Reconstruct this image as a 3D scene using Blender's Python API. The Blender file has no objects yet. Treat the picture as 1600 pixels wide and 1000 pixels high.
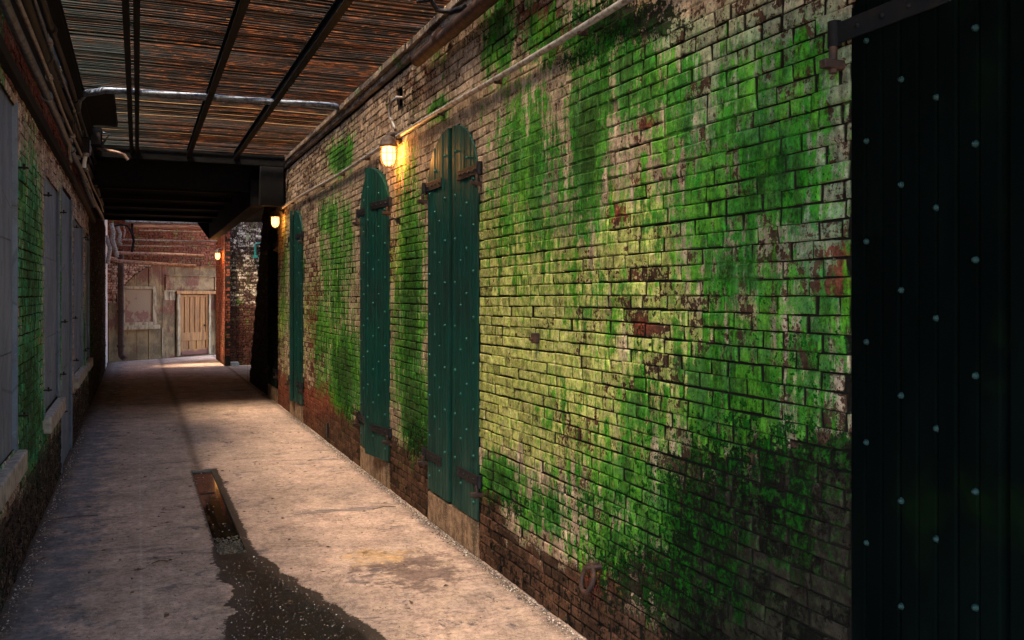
import bpy, math, random
from math import radians as R, sin, cos, pi, sqrt
from mathutils import Vector, noise
random.seed(7)
sc = bpy.context.scene
col = sc.collection

# ---------------------------------------------------------------- camera
F = 1400.0
TH = math.atan(585/F); CT, ST = cos(TH), sin(TH)
EYE = 1.75
XR, XL = 2.105, -0.693            # faces of the right and left walls
cam = bpy.data.cameras.new('camera'); co = bpy.data.objects.new('camera', cam); col.objects.link(co)
co.location = (0, 0, EYE); co.rotation_euler = (pi/2, 0, -TH)
cam.sensor_width = 36; cam.lens = 31.5; cam.shift_y = -37/1600
cam.clip_end = 500; cam.clip_start = 0.05
sc.camera = co
def at_x(X, u, v=463):            # a point of the wall plane X = const
    k = (u-800)/F; Y = X*(CT-k*ST)/(k*CT+ST); z = Y*CT+X*ST
    return Y, EYE-(v-463)/F*z
def at_y(Y, u, v):
    k = (u-800)/F; X = Y*(k*CT+ST)/(CT-k*ST); z = Y*CT+X*ST
    return Vector((X, Y, EYE-(v-463)/F*z))
def at_z(Z, u, v):
    z = F*(EYE-Z)/(v-463); k = (u-800)/F
    return Vector((z*(k*CT+ST), z*(CT-k*ST), Z))
def img(x, y, z):
    d = y*CT+x*ST
    return 800+F*(x*CT-y*ST)/d, 463+F*(EYE-z)/d

# ---------------------------------------------------------------- objects
def tag(o, label=None, cat=None, group=None, kind=None):
    if label: o['label'] = label
    if cat: o['category'] = cat
    if group: o['group'] = group
    if kind: o['kind'] = kind
    return o
def empty(name, loc, label, cat, group=None, rz=0):
    o = bpy.data.objects.new(name, None); col.objects.link(o); o.location = loc; o.rotation_euler = (0, 0, rz)
    o.empty_display_size = .1
    return tag(o, label, cat, group)
def copy_tree(o, parent=None):
    c = o.copy(); col.objects.link(c); c.parent = parent
    for ch in list(o.children): copy_tree(ch, c)
    return c

class MB:
    def __init__(s): s.v = []; s.f = []; s.sm = []
    def add(s, vs, fs, smooth=False):
        n = len(s.v); s.v += [tuple(v) for v in vs]; s.f += [tuple(i+n for i in f) for f in fs]; s.sm += [smooth]*len(fs)
        return s
    def box(s, x0, x1, y0, y1, z0, z1, b=0.0):
        if b > 0:
            vs = []; idx = {}
            for sx, X in ((-1, x0), (1, x1)):
                for sy, Y in ((-1, y0), (1, y1)):
                    for sz, Z in ((-1, z0), (1, z1)):
                        idx[sx, sy, sz, 0] = len(vs); vs.append((X, Y-sy*b, Z-sz*b))
                        idx[sx, sy, sz, 1] = len(vs); vs.append((X-sx*b, Y, Z-sz*b))
                        idx[sx, sy, sz, 2] = len(vs); vs.append((X-sx*b, Y-sy*b, Z))
            fs = []
            I = idx
            for a in (-1, 1):
                fs.append((I[a,-1,-1,0], I[a,1,-1,0], I[a,1,1,0], I[a,-1,1,0]))
                fs.append((I[-1,a,-1,1], I[1,a,-1,1], I[1,a,1,1], I[-1,a,1,1]))
                fs.append((I[-1,-1,a,2], I[1,-1,a,2], I[1,1,a,2], I[-1,1,a,2]))
                for c in (-1, 1):
                    fs.append((I[a,c,-1,0], I[a,c,1,0], I[a,c,1,1], I[a,c,-1,1]))
                    fs.append((I[a,-1,c,0], I[a,1,c,0], I[a,1,c,2], I[a,-1,c,2]))
                    fs.append((I[-1,a,c,1], I[1,a,c,1], I[1,a,c,2], I[-1,a,c,2]))
                    for e in (-1, 1): fs.append((I[a,c,e,0], I[a,c,e,1], I[a,c,e,2]))
            return s.add(vs, fs)
        return s.add([(x0,y0,z0),(x1,y0,z0),(x1,y1,z0),(x0,y1,z0),(x0,y0,z1),(x1,y0,z1),(x1,y1,z1),(x0,y1,z1)],
                     [(0,3,2,1),(4,5,6,7),(0,1,5,4),(1,2,6,5),(2,3,7,6),(3,0,4,7)])
    def tube(s, pts, r, n=10, r2=None, cap=True):
        pts = [Vector(p) for p in pts]; m = len(pts); vs = []; fs = []
        up = None
        for i, p in enumerate(pts):
            t = (pts[min(i+1, m-1)]-pts[max(i-1, 0)]).normalized()
            if up is None:
                up = Vector((0, 0, 1)) if abs(t.z) < .9 else Vector((1, 0, 0))
            a = t.cross(up)
            if a.length < 1e-4: a = t.cross(Vector((0, 1, 0)))
            a.normalize(); b = a.cross(t).normalized(); up = b
            rr = r if r2 is None else r+(r2-r)*i/(m-1)
            if isinstance(r, (list, tuple)): rr = r[i]
            for k in range(n):
                w = 2*pi*k/n; vs.append(p+a*cos(w)*rr+b*sin(w)*rr)
        for i in range(m-1):
            for k in range(n): fs.append((i*n+k, i*n+(k+1) % n, (i+1)*n+(k+1) % n, (i+1)*n+k))
        s.add(vs, fs, True)
        if cap:
            s.add(vs[:n], [tuple(range(n))[::-1]]); s.add(vs[-n:], [tuple(range(n))])
        return s
    def lathe(s, prof, c=(0, 0, 0), n=16, smooth=True):
        vs = [(c[0]+r*cos(2*pi*k/n), c[1]+r*sin(2*pi*k/n), c[2]+z) for r, z in prof for k in range(n)]
        fs = [(i*n+k, i*n+(k+1) % n, (i+1)*n+(k+1) % n, (i+1)*n+k) for i in range(len(prof)-1) for k in range(n)]
        s.add(vs, fs, smooth); return s
    def prism(s, pts, d):           # closed polygon of 3-D points pushed along d
        n = len(pts); d = Vector(d); a = [Vector(p) for p in pts]; b = [p+d for p in a]
        return s.add(a+b, [tuple(range(n))[::-1], tuple(range(n, 2*n))]+[(i, (i+1) % n, n+(i+1) % n, n+i) for i in range(n)])
    def build(s, name, mat, parent=None, attrs=None, loc=None):
        me = bpy.data.meshes.new(name); me.from_pydata(s.v, [], s.f)
        me.polygons.foreach_set('use_smooth', s.sm)
        if attrs:
            for k, data in attrs.items():
                a = me.attributes.new(k, 'FLOAT_COLOR', 'POINT'); a.data.foreach_set('color', data)
        me.update()
        if mat: me.materials.append(mat)
        o = bpy.data.objects.new(name, me); col.objects.link(o)
        if parent: o.parent = parent
        if loc: o.location = loc
        return o
def recalc(o):
    import bmesh
    b = bmesh.new(); b.from_mesh(o.data); bmesh.ops.recalc_face_normals(b, faces=b.faces); b.to_mesh(o.data); b.free(); return o

# ---------------------------------------------------------------- material helper
class NT:
    def __init__(s, name, rough=.8, metal=0.0, spec=.5):
        s.m = bpy.data.materials.new(name); s.m.use_nodes = True; s.t = s.m.node_tree; s.n = s.t.nodes; s.l = s.t.links
        s.b = s.n['Principled BSDF']; s.b.inputs['Roughness'].default_value = rough; s.b.inputs['Metallic'].default_value = metal
        s.b.inputs['Specular IOR Level'].default_value = spec
        s.co = s.n.new('ShaderNodeTexCoord').outputs['Object']
    def set(s, i, v):
        if isinstance(v, (int, float)):
            i.default_value = v if i.type != 'RGBA' else (v, v, v, 1)
        elif isinstance(v, tuple): i.default_value = v if len(v) == len(i.default_value) else (*v, 1)
        else: s.l.new(v, i)
    def noise(s, scale, detail=4, stretch=None, rough=.6, off=(0, 0, 0), dist=0):
        n = s.n.new('ShaderNodeTexNoise'); n.inputs['Scale'].default_value = scale; n.inputs['Detail'].default_value = detail
        n.inputs['Roughness'].default_value = rough; n.inputs['Distortion'].default_value = dist
        c = s.co
        if stretch or off != (0, 0, 0):
            m = s.n.new('ShaderNodeMapping'); m.inputs['Scale'].default_value = stretch or (1, 1, 1); m.inputs['Location'].default_value = off
            s.l.new(s.co, m.inputs[0]); c = m.outputs[0]
        s.l.new(c, n.inputs['Vector']); return n.outputs[0]
    def vor(s, scale, feature='F1', stretch=None, out='Distance'):
        n = s.n.new('ShaderNodeTexVoronoi'); n.feature = feature; n.inputs['Scale'].default_value = scale
        c = s.co
        if stretch:
            m = s.n.new('ShaderNodeMapping'); m.inputs['Scale'].default_value = stretch; s.l.new(s.co, m.inputs[0]); c = m.outputs[0]
        s.l.new(c, n.inputs['Vector']); return n.outputs[out]
    def math(s, op, a, b=0.0, c=None, clamp=False):
        n = s.n.new('ShaderNodeMath'); n.operation = op; n.use_clamp = clamp
        s.set(n.inputs[0], a); s.set(n.inputs[1], b)
        if c is not None: s.set(n.inputs[2], c)
        return n.outputs[0]
    def step(s, v, lo, hi, a=0.0, b=1.0):
        n = s.n.new('ShaderNodeMapRange'); n.interpolation_type = 'SMOOTHSTEP'
        s.set(n.inputs[0], v)
        for i, x in enumerate((lo, hi, a, b)): s.set(n.inputs[i+1], x)
        return n.outputs[0]
    def mix(s, f, a, b):
        n = s.n.new('ShaderNodeMix'); n.data_type = 'RGBA'
        s.set(n.inputs[0], f); s.set(n.inputs[6], a); s.set(n.inputs[7], b); return n.outputs[2]
    def mul(s, c, f):
        n = s.n.new('ShaderNodeVectorMath'); n.operation = 'SCALE'; s.set(n.inputs[0], c) if not isinstance(c, tuple) else None
        s.set(n.inputs['Scale'], f); return n.outputs[0]
    def attr(s, name):
        n = s.n.new('ShaderNodeAttribute'); n.attribute_name = name
        q = s.n.new('ShaderNodeSeparateColor'); s.l.new(n.outputs['Color'], q.inputs[0])
        return q.outputs[0], q.outputs[1], q.outputs[2], n.outputs['Alpha']
    def base(s, c): s.set(s.b.inputs['Base Color'], c); return s
    def rough(s, v): s.set(s.b.inputs['Roughness'], v); return s
    def bump(s, h, strength=.5, dist=.01):
        n = s.n.new('ShaderNodeBump'); n.inputs['Strength'].default_value = strength; n.inputs['Distance'].default_value = dist
        s.l.new(h, n.inputs['Height']); s.l.new(n.outputs[0], s.b.inputs['Normal']); return s

# ---------------------------------------------------------------- brick material (right, left, far)
def brick_mat(name, wash=(.46, .33, .22), lime=(.46, .45, .12), greyc=(.19, .25, .14), mossA=(.003, .052, .002), mossB=(.016, .235, .006),
              bodyA=(.045, .024, .014), bodyB=(.12, .058, .032), bare_th=.40):
    M = NT(name, rough=.9, spec=.07)
    moss, grime_shade, limeA, bare = M.attr('stain')
    grey, tone, red, mort = M.attr('stain_b')
    fine = M.noise(60, 5); mid = M.noise(17, 6, rough=.7); big = M.noise(3.2, 5, rough=.6)
    streak = M.noise(9, 6, stretch=(1.2, 1.2, .22), rough=.68)
    streak2 = M.noise(26, 4, stretch=(1.2, 1.2, .16), rough=.6, off=(3, 3, 1))
    body = M.mix(tone, bodyA, bodyB); body = M.mix(M.step(fine, .35, .7, 0, .5), body, (.05, .028, .02))
    body = M.mix(M.math('MULTIPLY', red, M.step(mid, .3, .6)), body, (.34, .065, .035))
    w = M.mix(M.step(big, .35, .65), wash, tuple(c*.72 for c in wash))
    w = M.mix(M.step(streak, .42, .62, 0, .55), w, (.24, .15, .09))
    l = M.mix(M.step(mid, .38, .62), lime, (.30, .36, .07)); l = M.mix(M.step(fine, .5, .62), l, (.50, .41, .20))
    w = M.mix(M.step(M.math('ADD', limeA, M.math('MULTIPLY', M.math('SUBTRACT', streak, .5), 1.6)), .3, .62), w, l)
    g = M.mix(M.step(mid, .4, .6), greyc, (.26, .24, .15))
    w = M.mix(M.step(M.math('ADD', grey, M.math('MULTIPLY', M.math('SUBTRACT', mid, .5), 1.2)), .35, .7), w, g)
    w = M.mul(w, M.math('MULTIPLY_ADD', tone, .45, .72))
    # where the wash has flaked off the brick
    e = M.math('ADD', M.math('MULTIPLY', mid, .62), M.math('MULTIPLY', fine, .38))
    e = M.math('ADD', e, M.math('MULTIPLY', M.math('SUBTRACT', tone, .5), .12))
    e = M.math('ADD', e, M.math('MULTIPLY', big, .12))
    e = M.math('SUBTRACT', e, M.math('MULTIPLY', bare, .38))
    wm = M.step(e, bare_th, bare_th+.035)
    c = M.mix(wm, body, w)
    # moss and algae
    ms = M.math('ADD', M.math('MULTIPLY_ADD', moss, 1.08, .03), M.math('MULTIPLY', M.math('SUBTRACT', streak, .5), 1.5))
    ms = M.math('ADD', ms, M.math('MULTIPLY', M.math('SUBTRACT', streak2, .5), 1.5))
    ms = M.math('ADD', ms, M.math('MULTIPLY', M.math('SUBTRACT', tone, .5), .22))
    ms = M.math('ADD', ms, M.math('MULTIPLY', M.math('SUBTRACT', mid, .5), 1.3))
    ms = M.math('ADD', ms, M.math('MULTIPLY', M.math('SUBTRACT', fine, .5), .7))
    mm = M.step(ms, .34, .74)
    mc = M.mix(M.step(M.math('ADD', M.math('MULTIPLY', fine, .5), M.math('MULTIPLY', mid, .5)), .36, .64), mossA, mossB)
    mc = M.mix(M.math('MULTIPLY', M.step(M.math('ADD', M.math('MULTIPLY', streak2, .5), M.math('MULTIPLY', big, .5)), .47, .60), .75), mc, (.10, .33, .016))
    mc = M.mix(M.math('MULTIPLY', M.step(M.noise(5, 5, off=(8, 2, 4), rough=.7), .50, .62), .6), mc, (.035, .14, .035))
    mc = M.mix(M.math('MULTIPLY', M.step(ms, .80, 1.2), .85), mc, (.003, .04, .002))
    c = M.mix(M.math('MULTIPLY', mm, .93), c, mc)
    # black growth, and painted shade carried by the same mask
    gs = M.math('ADD', grime_shade, M.math('MULTIPLY', M.math('SUBTRACT', mid, .5), 2.3))
    gs = M.math('ADD', gs, M.math('MULTIPLY', M.math('SUBTRACT', fine, .5), 1.7))
    gm = M.step(gs, .42, .6)
    c = M.mix(M.math('MULTIPLY', gm, .94), c, (.0028, .0030, .002))
    m2 = M.math('MULTIPLY', M.step(M.math('ADD', mid, M.math('MULTIPLY', M.math('SUBTRACT', M.noise(48, 5, rough=.7, off=(5, 5, 5)), .5), 1.2)), .52, .60), M.math('MULTIPLY', moss, .8, clamp=True))
    c = M.mix(M.math('MULTIPLY', M.math('MULTIPLY', m2, gm), .8), c, M.mix(fine, mossA, mossB))
    # mottling: every brick is blotchy down to the grain
    mot = M.math('ADD', M.math('MULTIPLY', M.noise(33, 6, rough=.75, off=(2, 5, 1)), .6), M.math('MULTIPLY', M.noise(13, 5, stretch=(1.3, 1.3, .35), rough=.75, off=(6, 1, 3)), .4))
    c = M.mul(c, M.step(mot, .36, .64, .38, 1.35))
    c = M.mix(M.step(M.noise(70, 4, rough=.7, off=(1, 1, 7)), .60, .66, 0, .75), c, (.012, .012, .006))
    # pitted specks
    c = M.mix(M.step(M.noise(150, 2), .66, .72, 0, .7), c, (.02, .018, .01))
    # joints
    mo = M.mix(M.step(mid, .56, .68, 0, .6), (.014, .011, .008), c)
    c = M.mix(M.step(mort, .25, .6), c, mo)
    M.base(c)
    h = M.math('ADD', M.math('MULTIPLY', mid, .7), M.math('MULTIPLY', fine, .35))
    h = M.math('ADD', h, M.math('MULTIPLY', wm, .10))
    M.bump(h, .9, .012)
    return M.m
MATB = brick_mat('limewashed mossy brick')
MATL = brick_mat('left wall brick', wash=(.66, .52, .46), greyc=(.3, .36, .32), mossA=(.012, .18, .08), mossB=(.06, .50, .25), bodyA=(.07, .05, .045), bodyB=(.20, .13, .105))
MATF = brick_mat('red brick', wash=(.15, .095, .062), bodyA=(.025, .014, .009), bodyB=(.10, .042, .024), bare_th=.50)
MATP = brick_mat('pinkish arch brick', wash=(.62, .40, .30), bodyA=(.14, .06, .04), bodyB=(.34, .17, .12), bare_th=.40)
MATW = brick_mat('whitewashed brick', wash=(.74, .64, .50), bodyA=(.03, .018, .014), bodyB=(.11, .055, .036), bare_th=.48)

def smooth_blob(u, v, b):
    s = 0
    for cx, cy, rx, ry, k in b:
        d = ((u-cx)/rx)**2+((v-cy)/ry)**2
        if d < 5: s = max(s, k*math.exp(-d*.75)*1.12)
    return s

CR = .0625; PER = .315
def brick_wall(name, mat, org, U, N, u0, u1, z0, z1, hole, stain, label, cat, depth=.3, rough=1.0, parent=None, smear=None, back=True):
    """Flemish bond of real bricks in front of a mortar face. hole(u,z) is True where the wall is open.
    stain(point) gives the moss/grime/... values."""
    U = Vector(U); N = Vector(N); O = Vector(org); Z = Vector((0, 0, 1))
    mb = MB(); A = []; B = []
    rnd = random.Random(len(name)*31+int(u0*7))
    def put(vs, fs, tone, mort, ctr):
        mb.add(vs, fs)
        for p in vs:
            s = stain(Vector(p), ctr); A.extend(s[:4]); B.extend((s[4], tone, s[5], mort))
    k0 = int(math.floor(z0/CR)); k1 = int(math.ceil(z1/CR))
    for k in range(k0, k1):
        a = k*CR; b = a+CR
        if b > z1+.001: continue
        off = (k % 2)*PER*.5+.012*rnd.uniform(-1, 1)
        u = math.floor((u0-off)/PER)*PER+off-PER; wave = rnd.uniform(0, 9)
        j = 0
        while u < u1:
            w = .208 if j % 2 == 0 else .107
            w *= rnd.uniform(.95, 1.05) if w > .15 else 1
            x0, x1 = u, min(u+w, u+.3); u = x1 if j % 2 == 0 else u0*0+x1; j += 1
            x0 = max(x0, u0); x1 = min(x1, u1)
            if x1-x0 < .025: continue
            zm = (a+b)/2
            h0, h1, hm = hole(x0, zm), hole(x1, zm), hole((x0+x1)/2, zm)
            if h0 and h1 and hm: continue
            if h0 or h1 or hm:
                n = 12; ok = [not hole(x0+(x1-x0)*i/n, zm) for i in range(n+1)]
                if h0:
                    i = next((i for i, q in enumerate(ok) if q), None)
                    if i is None: continue
                    x0 = x0+(x1-x0)*i/n
                elif h1 or hm:
                    i = next(i for i, q in enumerate(ok) if not q); x1 = x0+(x1-x0)*max(i-.5, 0)/n
                if x1-x0 < .02: continue
            sm = smear((x0+x1)/2, zm) if smear else 0
            g = rnd.uniform(.0055, .0095)*(1-.45*sm); gz = rnd.uniform(.002, .0045)*(1-.45*sm)
            out = rnd.gauss(0, .0024)*rough*(1-.6*sm); deep = .014*rough
            if rnd.random() < .012*rough: out -= .007
            tone = rnd.random()
            vs = []
            def P(x, z, d): return O+U*x+Z*z+N*d
            c = .0045
            jit = lambda q: rnd.uniform(-q, q)*rough
            X0, X1, Z0, Z1 = x0+g, x1-g, a+gz, b-gz
            sag = .004*sin(x0*1.7+wave*.2)+.003*sin(x0*.6)
            Z0 += sag; Z1 += sag
            jx, jz = .0045, .0032
            cor = [(X0+jit(jx), Z0+jit(jz)), (X1+jit(jx), Z0+jit(jz)), (X1+jit(jx), Z1+jit(jz)), (X0+jit(jx), Z1+jit(jz))]
            cx, cz = (X0+X1)/2, (Z0+Z1)/2
            for x, z in cor: vs.append(P(x, z, -.019))
            for x, z in cor: vs.append(P(x, z, out-c*.9+jit(.0015)))
            for x, z in cor: vs.append(P(x+(c+abs(jit(.004)))*(1 if x < cx else -1), z+(c+abs(jit(.003)))*(1 if z < cz else -1), out+jit(.0022)))
            fs = [(8, 9, 10, 11)]
            for q in range(4):
                r = (q+1) % 4
                fs += [(q, r, r+4, q+4), (q+4, r+4, r+8, q+8)]
            ctr = P(cx, cz, 0)
            mb.add(vs, fs)
            for i_, p in enumerate(vs):
                s_ = stain(Vector(p), ctr); A.extend(s_[:4]); B.extend((s_[4], tone, s_[5], (1.0-.8*sm) if i_ < 4 else (.22*(1-sm) if i_ < 8 else 0.0)))
    # mortar face, a grid with the openings left out, and the wall's thickness behind it
    du = .09; nu = int((u1-u0)/du)+1; nz = int((z1-z0)/.0625)+1
    us = [u0+(u1-u0)*i/nu for i in range(nu+1)]; zs = [z0+(z1-z0)*i/nz for i in range(nz+1)]
    vs = [O+U*x+Z*z+N*(-.0125+.003*noise.noise(Vector((x*6, z*6, 3)))) for z in zs for x in us]; fs = []
    for j in range(nz):
        for i in range(nu):
            if not hole((us[i]+us[i+1])/2, (zs[j]+zs[j+1])/2):
                q = j*(nu+1)+i; fs.append((q, q+1, q+nu+2, q+nu+1))
    if smear:
        vs = [O+U*x+Z*z+N*(-.0135+.003*noise.noise(Vector((x*6, z*6, 3)))+.0125*smear(x, z)) for z in zs for x in us]
        mb.add(vs, fs)
        for i_, p in enumerate(vs):
            q_ = stain(Vector(p), None); x = us[i_ % (nu+1)]; z = zs[i_//(nu+1)]
            A.extend(q_[:4]); B.extend((q_[4], .5, q_[5], 1-smear(x, z)))
    else: put(vs, fs, .5, 1.0, None)
    bx = [O+U*u0+Z*z0-N*depth, O+U*u1+Z*z0-N*depth, O+U*u1+Z*z1-N*depth, O+U*u0+Z*z1-N*depth,
          O+U*u0+Z*z0-N*.016, O+U*u1+Z*z0-N*.016, O+U*u1+Z*z1-N*.016, O+U*u0+Z*z1-N*.016]
    put(bx, ([(0, 1, 2, 3)] if back else [])+[(0, 1, 5, 4), (1, 2, 6, 5), (2, 3, 7, 6), (3, 0, 4, 7)], .5, 1.0, None)
    o = mb.build(name, mat, parent, {'stain': A, 'stain_b': B}); recalc(o)
    if label: tag(o, label, cat)
    return o

# ---- stains of the right wall, some shade painted in with the black ones
MOSS = [(830,250,55,120,.75),(805,200,30,60,.7),(918,220,28,150,1.05),(1010,140,90,70,.75),(1110,310,75,120,.72),(1215,265,75,110,.95),(1165,150,60,90,.6),(1135,420,55,60,.75),
        (780,45,22,70,.95),(530,245,14,26,1.1),(545,235,8,40,.8),(690,170,10,18,1.1),(672,175,8,12,.8),(642,470,20,200,1.0),(645,640,22,90,1.1),(625,560,14,90,.8),(515,340,16,34,.85),(545,360,10,50,.7),(527,430,26,120,.7),
        (540,590,26,90,1.0),(505,520,20,110,.6),(445,450,9,110,.55),(690,90,12,30,.4),(775,755,40,40,1.0),(850,800,50,40,.85),(960,850,70,45,.85),(1050,830,90,80,.85),
        (1000,640,50,80,.6),(1150,620,110,150,.8),(1080,920,90,50,.7),(1290,520,50,150,.65),(1285,680,50,120,.6),(1220,450,60,60,.55),(900,330,60,90,.55),(1060,220,50,60,.7),
        (870,420,90,70,.42),(930,60,70,60,.8),(860,60,50,50,.7),(980,100,80,50,.8),(1230,90,80,60,.6),(1270,180,60,60,.6),(800,330,60,100,.55),(1000,330,60,70,.4),(730,420,10,200,.4),(1120,520,70,60,.6),(870,640,60,60,.4),(470,420,8,60,.5),(1150,300,170,190,.55),(1180,650,150,200,.6),(940,480,60,80,.5),(960,760,90,90,.75),(1250,800,80,100,.5),(830,360,60,60,.6)]
GRIME_SHADE = [(1150,780,140,130,.62),(1260,860,120,130,.78),(1130,920,160,110,.80),(1010,900,110,70,.72),(1060,740,80,60,.42),(980,35,90,34,.95),(900,90,60,16,.6),(650,690,18,36,.75),(545,640,20,22,.5),(1240,700,70,60,.5),
         (900,790,90,50,.36),(790,790,60,26,.55),(1300,970,80,90,1.0),(1160,660,60,50,.42),(730,45,60,40,.35),(640,140,20,30,.4),(1310,960,60,200,.7),(960,780,50,40,.4),(1210,800,90,90,.75),(1180,930,200,110,.85),(1100,840,90,90,.6),(1290,760,50,110,.6),(1250,560,70,60,.36),(1000,520,30,40,.35)]
LIME = [(840,520,110,150,1.1),(790,420,60,110,1.0),(880,620,110,110,.95),(990,420,60,130,.85),(1060,560,90,140,.75),(950,700,70,90,.7),(1140,500,90,90,.5),(730,470,14,220,.6),(500,500,60,110,.45),(440,500,8,80,.5),(1200,600,100,100,.5),(630,400,25,90,.6),(770,650,50,60,.8)]
GREY = [(1200,140,150,140,1.0),(1290,340,70,120,1.0),(1110,330,80,120,.6),(860,270,60,90,.5),(1060,60,80,50,.7),(1290,100,60,120,.9),(820,200,60,60,.4)]
RED = [(488,520,9,150,.45),(465,590,14,60,.35),(505,620,40,26,.6),(440,600,14,40,.4),(610,400,7,60,.5),(985,440,12,22,.55),(960,330,16,14,.9),(1005,290,16,22,.6),(905,690,30,60,.25),(1322,420,8,60,.8),(1015,200,16,20,.6),(850,40,30,40,.6),(1000,512,14,12,.9),(640,100,30,40,.3),(420,640,20,80,.3),(930,900,14,20,1.0),(1190,500,14,14,.5)]
def stain_r(p, ctr):
    u, v = img(XR, max(p.y, 1.2), p.z)
    n = noise.noise(Vector((p.y*2.3, p.z*1.3, 5)))*.5
    u2, v2 = u+n*18, v+n*18
    m = smooth_blob(u2, v2, MOSS); g = smooth_blob(u2, v2, GRIME_SHADE); l = smooth_blob(u2, v2, LIME)
    gr = smooth_blob(u2, v2, GREY); rd = smooth_blob(u2, v2, RED)
    low = max(0, min(1, ((.40 if p.y < 5.2 else .58)+.16*n-p.z)/.26))
    bare = .08+low*.75+rd*.5
    if p.y > 9.3: bare += .14*min(1, (p.y-9.3)/2)
    if u2 > 960: bare += min(.12, (u2-960)/1800)
    if u2 > 900 and p.z < 1.9: bare += .08
    m *= 1-low*.9; l *= 1-low*.8
    if low > 0: g = max(g, low*(.34 if p.y < 5.4 else .2)+.05)
    if u2 > 1050 and v2 > 700: g = max(g, min(1.05, .50+(v2-700)/330+(u2-1050)/700)+n*.35)  # lower right: black growth, deepened to paint in the weaker light there
    if p.z > 3.35: bare += .1
    if p.y > 14.9: g = .8; m = 0; rd = 0  # wall under the bridge blackened in place of shade
    return (m, g, l, min(bare, 1.1), gr, rd)

HW = .56; ZB, ZS, ZA = .25, 2.57, 2.99
WIN = [1.66, 6.17, 8.48, 13.065, 15.5]
def arch_z(d): return ZS+(ZA-ZS)*sqrt(max(0, 1-(d/HW)**2))
def hole_r(y, z):
    for c in WIN:
        d = abs(y-c)
        if d < HW and z < arch_z(d): return True
    if 7.49 < y < 7.64 and 3.38 < z < 3.58: return True      # slot above the lamp
    if 14.25 < y < 14.42 and 3.22 < z < 3.36: return True
    # broken end of the wall, racked back course by course
    if y > 16.75+(3.4-z)*.66+(.06 if int(z/.125) % 2 else -.06): return True
    return False
SMEAR = [(850,180,90,60,1),(830,270,70,100,.8),(920,250,50,120,.8),(1130,430,50,50,1),(1060,210,70,80,.6),(590,250,30,40,.8),(760,190,30,60,.9),(500,330,60,40,.6),(1200,260,50,50,.6),(630,300,30,60,.5),(880,360,60,60,.5)]
def smear_r(y, z):
    u, v = img(XR, max(y, 1.2), z); n = noise.noise(Vector((y*2.5, z*4, 7)))*.5
    b = max(0, 1-abs(z-2.99-.05*n)/.13)*(1 if 2.5 < y < 13 else 0)
    return max(0, min(1, max(smooth_blob(u+n*30, v+n*30, SMEAR), min(1, b*1.5))+n*.7))
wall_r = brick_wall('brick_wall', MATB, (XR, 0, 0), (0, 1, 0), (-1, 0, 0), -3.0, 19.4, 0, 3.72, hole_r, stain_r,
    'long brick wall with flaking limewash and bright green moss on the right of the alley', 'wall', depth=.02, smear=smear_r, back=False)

# solid core behind the openings, so that the far side of every opening is a reveal coloured black for shade
DARK = NT('shade black', .9, spec=.1).base((.003, .003, .003)).m  # black stands in for shade in the reveals and wall core
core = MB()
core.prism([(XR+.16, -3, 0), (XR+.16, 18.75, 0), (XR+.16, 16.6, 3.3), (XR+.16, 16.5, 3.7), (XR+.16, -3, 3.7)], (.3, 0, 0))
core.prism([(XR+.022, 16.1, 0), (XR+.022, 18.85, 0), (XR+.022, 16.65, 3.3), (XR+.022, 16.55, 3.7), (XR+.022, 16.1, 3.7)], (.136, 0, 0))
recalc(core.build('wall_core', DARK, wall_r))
# reveals: concrete threshold blocks under each shutter
concM = NT('stained concrete', .9, spec=.2)
cn = concM.noise(14, 6); cn2 = concM.noise(70, 4); cs = concM.noise(7, 4, stretch=(1, 1, .3))
cc = concM.mix(concM.step(cn, .35, .62), (.30, .19, .11), (.14, .085, .05)); cc = concM.mix(concM.step(cs, .5, .65, 0, .8), cc, (.06, .045, .028))
cc = concM.mix(concM.step(cn2, .55, .68, 0, .8), cc, (.42, .30, .19))
concM.base(cc).bump(cn2, .9, .012); CONC = concM.m

# cornice courses on top of the right wall
cor = MB()
rn = random.Random(4)
y = -2.9
while y < 14.48:
    L = rn.uniform(.19, .23)
    cor.box(XR-.030+rn.uniform(-.006, .004), XR+.2, y+.004, min(y+L-.004, 14.5), 3.722+rn.uniform(0, .004), 3.782, .004)
    y += L
y = -2.9
while y < 14.48:
    L = rn.uniform(.3, .9)
    cor.box(XR-.062+rn.uniform(-.008, .006), XR+.2, y+.004, min(y+L-.004, 14.5), 3.785, 3.845+rn.uniform(-.004, .004), .006)
    y += L
corM = NT('weathered cornice', .9, spec=.2)
k1 = corM.noise(6, 5, stretch=(1, .4, 1)); k2 = corM.noise(45, 4)
kc = corM.mix(corM.step(k1, .4, .6), (.24, .17, .11), (.075, .055, .045)); kc = corM.mix(corM.step(corM.noise(3, 4, off=(4, 0, 0)), .58, .66, 0, .8), kc, (.05, .12, .02))
corM.base(corM.mix(corM.step(k2, .5, .64, 0, .6), kc, (.36, .28, .20))).bump(k2, .8, .01)
cor.build('cornice', corM.m, wall_r)
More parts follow.
